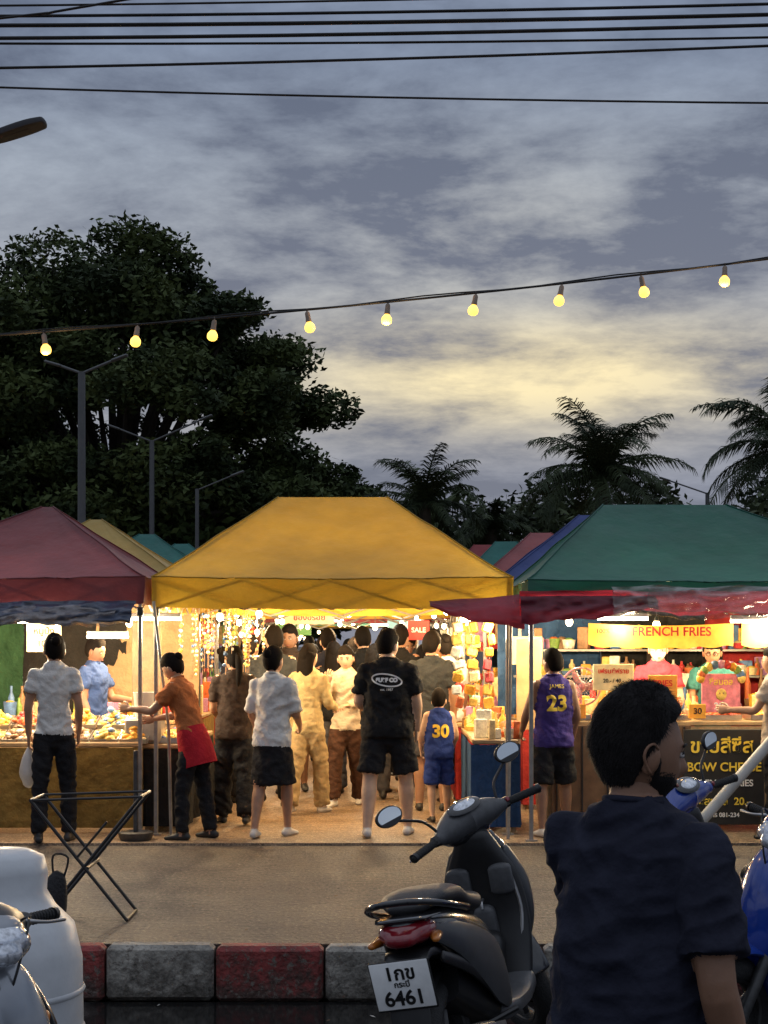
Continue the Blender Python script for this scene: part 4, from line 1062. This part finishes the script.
    for s in(-1,1):
        b.tube([(.42,s*.10,.42),(.44,s*.155,.56),(.42,s*.16,.72),(.39,s*.115,.86)],[(.02,.03),(.022,.05),(.022,.05),(.015,.03)],1,12,side=(0,1,0),sub=4,rnd=True)
        b.tube([(.50,s*.075,.70),(.48,s*.12,.76)],[(.03,.03),(.02,.02)],8,10,sub=2,rnd=True)
        b.tube([(.335,s*.09,.70),(.325,s*.09,.79)],[(.052,.022),(.05,.022)],2,12,side=(0,1,0),p=4,rnd=True)
        b.tube([(.33,s*.135,.50),(.345,s*.15,.62),(.335,s*.13,.76)],[(.008,.008)]*3,4,6,sub=4)
    b.tube([(.325,0,.52),(.315,0,.62)],[(.05,.03),(.045,.03)],2,14,side=(0,1,0),p=3,rnd=True)
    b.lathe([(.001,.0),(.02,.0),(.022,-.01),(.022,-.03)],(.315,-.05,.86),4,14,axis=(0,R(-90),0))
    b.tube([(.32,0,.67),(.29,0,.66),(.285,0,.635)],.006,4,6,sub=3)
    b.tube([(-.12,.10,.26),(-.05,.24,.06),(-.03,.27,.0)],.010,5,8); b.box((-.02,.275,.006),(.05,.04,.01),5)
    b.tube([(-.35,.1,.3),(-.22,.19,.32)],.012,11,8); b.tube([(-.35,-.1,.3),(-.22,-.19,.32)],.012,11,8)
    st=MB()
    wheel(st,.66)
    for s in(-1,1): st.tube([(.66,s*.075,.265),(.50,s*.07,.60)],[.022,.026],5,10); 
    st.tube([(.66-.30*math.cos(a),0,.265+.30*math.sin(a)) for a in[R(q) for q in(8,35,65,95,125,150)]],[(.05,.012),(.065,.02),(.075,.022),(.07,.022),(.06,.018),(.03,.01)],0,16,side=(0,1,0),sub=4,rnd=True)
    st.lathe([(.05,.058),(.10,.058),(.10,.062),(.05,.062),(.05,.058)],(.66,0,.265),4,24,axis=(R(90),0,0))
    st.tube([(.50,0,.58),(.33,0,.96)],.03,5,10)
    st.tube([(.30,-.16,.995),(.325,-.11,1.0),(.36,0,1.01),(.325,.11,1.0),(.30,.16,.995)],[(.026,.028),(.06,.052),(.100,.078),(.06,.052),(.026,.028)],14,22,side=(1,0,0),sub=5,rnd=True)
    st.tube([(.36,0,.985),(.43,0,.985),(.47,0,.97)],[(.13,.075),(.11,.07),(.06,.04)],0,22,side=(0,1,0),sub=4,rnd=True)
    st.tube([(.43,0,.975),(.475,0,.965),(.495,0,.955)],[(.115,.066),(.095,.055),(.055,.032)],9,20,side=(0,1,0),sub=3,rnd=True)
    st.ell((.298,0,1.066),(.052,.080,.014),13,18,8,rot=(0,R(-32),0)); 
    st.ell((.289,0,1.073),(.030,.052,.007),9,16,6,rot=(0,R(-32),0))
    for s in(-1,1):
        st.tube([(.31,s*.15,.995),(.285,s*.21,.992),(.245,s*.315,.985)],[.015,.0165,.0165],3,12,sub=2,rnd=True)
        for q in range(7): st.tube([(.282-.005*q,s*(.222+.013*q),.9905-.0008*q),(.2815-.005*q,s*(.226+.013*q),.9903-.0008*q)],.0185,3,10)
        st.tube([(.25,s*.31,.986),(.243,s*.325,.984)],.020,11,12)
        st.box((.302,s*.180,.995),(.045,.04,.045),11,bev=.01)
        if s<0: st.box((.285,s*.185,1.005),(.02,.02,.02),7,bev=.004)
        st.tube([(.34,s*.17,1.0),(.335,s*.24,.985),(.30,s*.32,.975)],[.007,.005,.006],4,8,sub=3,rnd=True)
        if not mirrors: continue
        st.tube([(.31,s*.155,1.03),(.325,s*.185,1.09),(.335,s*.26,1.135),(.335,s*.285,1.150)],.0065,11,8,sub=4)
        st.tube([(.350,s*.305,1.172),(.336,s*.305,1.174),(.322,s*.305,1.176)],[(.040,.027),(.062,.043),(.060,.041)],11,22,side=(0,1,0),sub=2)
        st.tube([(.3215,s*.305,1.176),(.3195,s*.305,1.176)],[(.054,.036),(.054,.036)],10,22,side=(0,1,0))
    st.tube([(.36,.12,1.0),(.46,.10,1.03),(.50,.03,.9),(.45,0,.75)],.004,11,5,sub=4); st.tube([(.36,-.12,1.0),(.45,-.10,1.05),(.5,-.03,.9),(.45,0,.75)],.004,11,5,sub=4)
    rk=R(25); axd=V((-math.sin(rk),0,math.cos(rk))); piv=V((.66,0,.265))
    Xs=Matrix.Translation(piv)@Matrix.Rotation(R(steer),4,axd)@Matrix.Translation(-piv)
    b.merge(st,Xs)
    X=Matrix.Translation((x,y,z))@Matrix.Rotation(R(90-heading),4,'Z')@Matrix.Rotation(-R(lean),4,'X')@Matrix.Scale(S,4)
    o=b.obj(name,mats,True,X=X,angle=45)
    if plate:
        B=Matrix.Translation((-.9925,0,.592))@Euler(pr).to_matrix().to_4x4()@Matrix(((0,0,-1,0),(-1,0,0,0),(0,1,0,0),(0,0,0,1)))
        for t,s,dz in(('1กข',.066,.042),('กระบี่',.028,.004),('6461',.072,-.046)):
            text_obj('plate_text',t,s,ink,B@Matrix.Translation((0,dz,.0035)),o,bold=s*.025,extr=.0004)
    return o
sblack=M('scooter_black_paint',(.020,.021,.024),.2,.3,6,coat=.6); sgrey=M('scooter_dark_grey',(.05,.052,.056),.35,.2,15)
sblue=M('scooter_blue_paint',(.010,.045,.30),.18,.15,6,coat=.8); ssil=M('scooter_silver_paint',(.26,.28,.31),.25,.14,6,metal=.4,coat=.6)
scooter('motor_scooter',.46,6.42,16,10,42,sblack,sgrey,S=1.06)
scooter('motor_scooter',-1.33,4.62,138,-4,4,ssil,sblack,cowl=sgrey,mirrors=False,S=1.02)
scooter('motor_scooter',1.78,7.30,-30,8,20,sblue,sblack,cowl=sblue)
scooter('motor_scooter',1.98,6.60,-118,6,10,sblue,sgrey,cowl=sblue,mirrors=False)

# ------------------------------------------------------------------ people
black_t=cloth('black_tshirt',(.016,.016,.017)); blackpnt=cloth('black_trousers',(.018,.018,.020)); white_t=cloth('white_tshirt',(.62,.62,.60),.06)
brown_t=cloth('brown_top',(.045,.032,.026)); cream=cloth('cream_blouse',(.55,.46,.34),.08); khaki=cloth('khaki_trousers',(.34,.25,.13),.1); brownp=cloth('brown_trousers',(.06,.030,.02))
orange=cloth('orange_top',(.42,.14,.05)); purple=cloth('purple_jersey',(.05,.035,.16)); bluej=cloth('blue_jersey',(.025,.05,.22)); greyt=cloth('grey_tshirt',(.04,.045,.05)); navy=cloth('navy_tshirt',(.024,.026,.042),.3,.5)
whiteshoe=M('white_shoes',(.55,.53,.5),.6,.1,10); blkshoe=M('black_shoes',(.02,.02,.02),.5,.1,10); redc=cloth('red_apron',(.42,.02,.03)); pinks=cloth('pink_top',(.5,.05,.08)); tealc=cloth('teal_top',(.05,.2,.2)); skyb=cloth('blue_top',(.04,.07,.18)); stripe=cloth('beige_top',(.45,.38,.32))
kh2=cloth('grey_trousers',(.07,.07,.08)); yellt=cloth('mustard_top',(.45,.35,.18))

def bag_extra(fin,T,k,hands,mats,bvh):
    w_,fo,pn,sx=hands[1]; c=w_+fo*.1
    fin.tube([c,c+V((0,0,-.08)),c+V((0,0,-.2)),c+V((0,0,-.27))],[.01,.05,.075,.05],8,12,sub=3,rnd=True)
person('woman',-2.57,12.0,6,1.60,white_t,blackpnt,blkshoe,0,'bun',.55,'trousers',fem=True,extra=bag_extra,armL=((-.22,-.05,-1),(-.02,.25,-1)),armR=((.20,-.06,-1),(-.05,.45,-1)),legR=(6,6,4),legL=(-5,2,4),mat8=M('plastic_bag',(.6,.6,.6),.3,.1,9,alpha=.7),seed=2,waist=.98,hem=.90,head=(14,-10,0))
def apron(fin,T,k,hands,mats,bvh):
    mats[8]=redc
    fin.tube([T(0,0,1.02),T(0,.0,.93),T(0,.0,.80),T(0,.0,.66)],[(.155*k,.118*k),(.178*k,.137*k),(.188*k,.152*k),(.19*k,.155*k)],8,20,sub=3,cap=False)
person('woman',-1.50,12.15,72,1.48,orange,blackpnt,blkshoe,0,'bun',.6,'trousers',fem=True,extra=apron,lean=(16,0),armL=((-.1,.75,-.8),(.1,1,.05)),armR=((.15,.35,-.9),(-.1,1,-.15)),legL=(8,6,3),legR=(-6,4,4),head=(0,-16,0),seed=3,accent='sandal',fat=1.06)
person('woman',-1.285,13.2,8,1.51,brown_t,blackpnt,blkshoe,0,'pony',.75,'wide',fem=True,armL=((-.16,.15,-1),(.3,.9,-.5)),armR=((.20,.05,-1),(-.2,.6,-1)),legR=(-10,10,2),legL=(10,3,2),head=(18,-12,4),waist=1.10,seed=4,fat=1.06)
person('woman',-.89,12.3,-18,1.51,white_t,blackpnt,whiteshoe,0,'bun',.95,'skirt',fem=True,armL=((-.20,.05,-1),(.1,.6,-.9)),armR=((.22,.1,-1),(-.2,.9,-.5)),legR=(14,12,2),legL=(-10,6,2),head=(-14,-8,-4),seed=5,loose=1.12,fat=1.04)
person('woman',-.69,14.0,-20,1.53,yellt,khaki,whiteshoe,2,'long',2,'wide',fem=True,armR=((.2,.2,-1),(-.1,.9,-.2)),legR=(14,8,2),legL=(-14,8,2),head=(-16,0,4),seed=6)
person('woman',-.36,14.7,166,1.52,cream,brownp,whiteshoe,2,'long',2,'wide',fem=True,armR=((.30,.35,-.9),(-.38,.55,.85)),armL=((-.25,.2,-1),(.45,.8,-.1)),legR=(16,8,2),legL=(-10,6,2),head=(8,-6,4),seed=7,palm=(0,-1,.2))
ob,bv,T_,k_=person('man',.03,12.37,-4,1.64,black_t,blackpnt,whiteshoe,2,'short',.74,'shorts',armL=((-.26,.12,-1),(.45,.85,-.5)),armR=((.24,.02,-1),(-.02,.35,-1)),legR=(9,4,7),legL=(-7,6,7),head=(-32,-8,0),seed=8,fat=1.12,loose=1.06,waist=1.10)
def back_ring(ob,bv,cx,cz,a,c,r=.006,rot=-.15):
    mb=MB(); pts=[]
    for t in range(33):
        q=t*math.pi/16; px=a*math.cos(q); pz=c*math.sin(q); px,pz=px*math.cos(rot)-pz*math.sin(rot)+cx,px*math.sin(rot)+pz*math.cos(rot)+cz
        h,_,_,_=bv.ray_cast(V((px,-1,pz)),V((0,1,0))); pts.append((px,(h.y if h else -.12)-.003,pz))
    mb.tube(pts,[(.003,r)]*len(pts),0,6,side=(0,1,0)); return mb.obj('back_print',[inkw],True,parent=ob)
back_ring(ob,bv,.0,1.25,.120,.047,.007)
back_text(ob,bv,'SURF CO',.042,.0,1.25,inkw,'back_print'); back_text(ob,bv,'est. 1987',.028,.0,1.175,inkw,'back_print',bold=0)
ob2,bv2,_,_=person('boy',.48,13.4,8,1.13,bluej,bluej,blkshoe,2,'short',0,'knee',armL=((-.30,.1,-1),(.1,.5,-.8)),armR=((.28,.1,-1),(-.1,.7,-.8)),legR=(12,10,4),legL=(-10,6,4),seed=9,loose=1.18,head=(-20,0,0))
back_text(ob2,bv2,'30',.15,0,.78,inky,'jersey_number',bold=.006)
person('man',.44,14.25,-8,1.63,greyt,kh2,blkshoe,0,'short',.7,'shorts',seed=10,head=(-20,-10,0),fat=1.06)
ob3,bv3,_,_=person('boy',1.36,12.37,12,1.48,purple,blackpnt,whiteshoe,1,'short',0,'knee',armL=((-.32,.18,-1),(.05,.8,-.75)),armR=((.26,.0,-1),(-.05,.45,-1)),legR=(5,3,6),legL=(-6,4,6),head=(24,-8,0),seed=11,loose=1.12)
back_text(ob3,bv3,'23',.17,0,1.06,inky,'jersey_number',bold=.006); back_text(ob3,bv3,'JAMES',.045,0,1.20,inky,'jersey_name',bold=0)
person('stall_vendor',2.40,13.5,176,1.60,pinks,blackpnt,blkshoe,2,'long',.6,'trousers',fem=True,mask=True,armL=((-.2,.3,-1),(.1,1,-.1)),armR=((.2,.3,-1),(-.1,1,-.2)),seed=12,mat8=maskw,head=(0,-8,0))
person('stall_vendor',2.90,13.6,166,1.57,tealc,blackpnt,blkshoe,0,'long',.6,'trousers',fem=True,glasses=True,armL=((-.2,.3,-1),(.1,1,-.1)),armR=((.2,.3,-1),(-.1,1,-.2)),head=(0,-12,0),seed=13)
person('woman',3.10,12.2,62,1.50,stripe,blackpnt,blkshoe,0,'short',.6,'trousers',fem=True,armL=((-.15,.5,-.9),(.1,1,.0)),seed=14)
person('stall_vendor',-2.62,13.9,-110,1.58,skyb,blackpnt,blkshoe,1,'short',.6,'trousers',armL=((-.2,.3,-1),(.1,1,-.1)),seed=15,head=(0,-14,0))
tops=[black_t,brown_t,greyt,navy,white_t,cream,skyb,pinks,orange,tealc,stripe,yellt]
crowd=[(-1.35,15.2,5),(-.95,16.0,180),(-.10,15.9,-10),(.12,15.4,10),(.42,16.4,-20),(-.60,17.2,0),(-1.25,18.0,160),(.25,18.2,170),(-.1,19.5,0),(-.8,20.3,10),(.5,20.8,-30),(-1.3,22,190),(-.3,22.6,180),(.2,24,0),(-.9,25.2,5),(-.1,26.6,170),(.65,15.0,30),(-1.05,14.5,20),
 (-.25,17.0,200),(.05,17.4,-5),(-1.5,16.6,-60),(.6,17.6,60),(-.9,18.9,0),(.35,19.4,0),(-.45,21.2,10),(.0,21.8,170),(-1.55,19.8,-40),(.75,22.6,40),(-.6,23.6,0),(-1.2,24.2,0),(.45,25.6,180),(-1.6,23.2,-50),(-.35,27.6,0),(.1,28.2,10),(-1.5,15.0,-70),(-.2,16.6,15),(-.55,15.8,-20)]
for i,(X,Y,yw) in enumerate(crowd):
    f=i%2==0
    person('woman' if f else 'man',X,Y,yw+random.uniform(-25,25),random.uniform(1.5,1.62) if f else random.uniform(1.6,1.76),random.choice(tops[:4] if i<6 or i>33 else tops),random.choice([blackpnt,kh2,khaki,brownp]),blkshoe,i%3,random.choice(['pony','long','bun']) if f else 'short',.65,random.choice(['trousers','wide']) if f else random.choice(['trousers','shorts']),fem=f,voxel=.02,detail=3,legR=(7,5,3),legL=(-7,6,3),armL=random.choice([None,((-.2,.2,-1),(.2,.9,-.2))]),seed=20+i,head=(random.uniform(-35,35),random.uniform(-14,4),0),lean=(random.uniform(-2,6),random.uniform(-3,3)))
person('man',.545,3.36,-38,1.72,navy,blackpnt,blkshoe,1,'short',.80,'trousers',armR=((.24,-.22,-1),(.1,.30,-1)),armL=((-.02,.55,-.85),(.25,.9,-.2)),
       legR=(-12,14,2),legL=(14,4,2),head=(-40,-6,0),voxel=.006,detail=5,beard=True,seed=51,fat=1.0,waist=1.16,loose=1.06,wr=.012,z0=-.27)
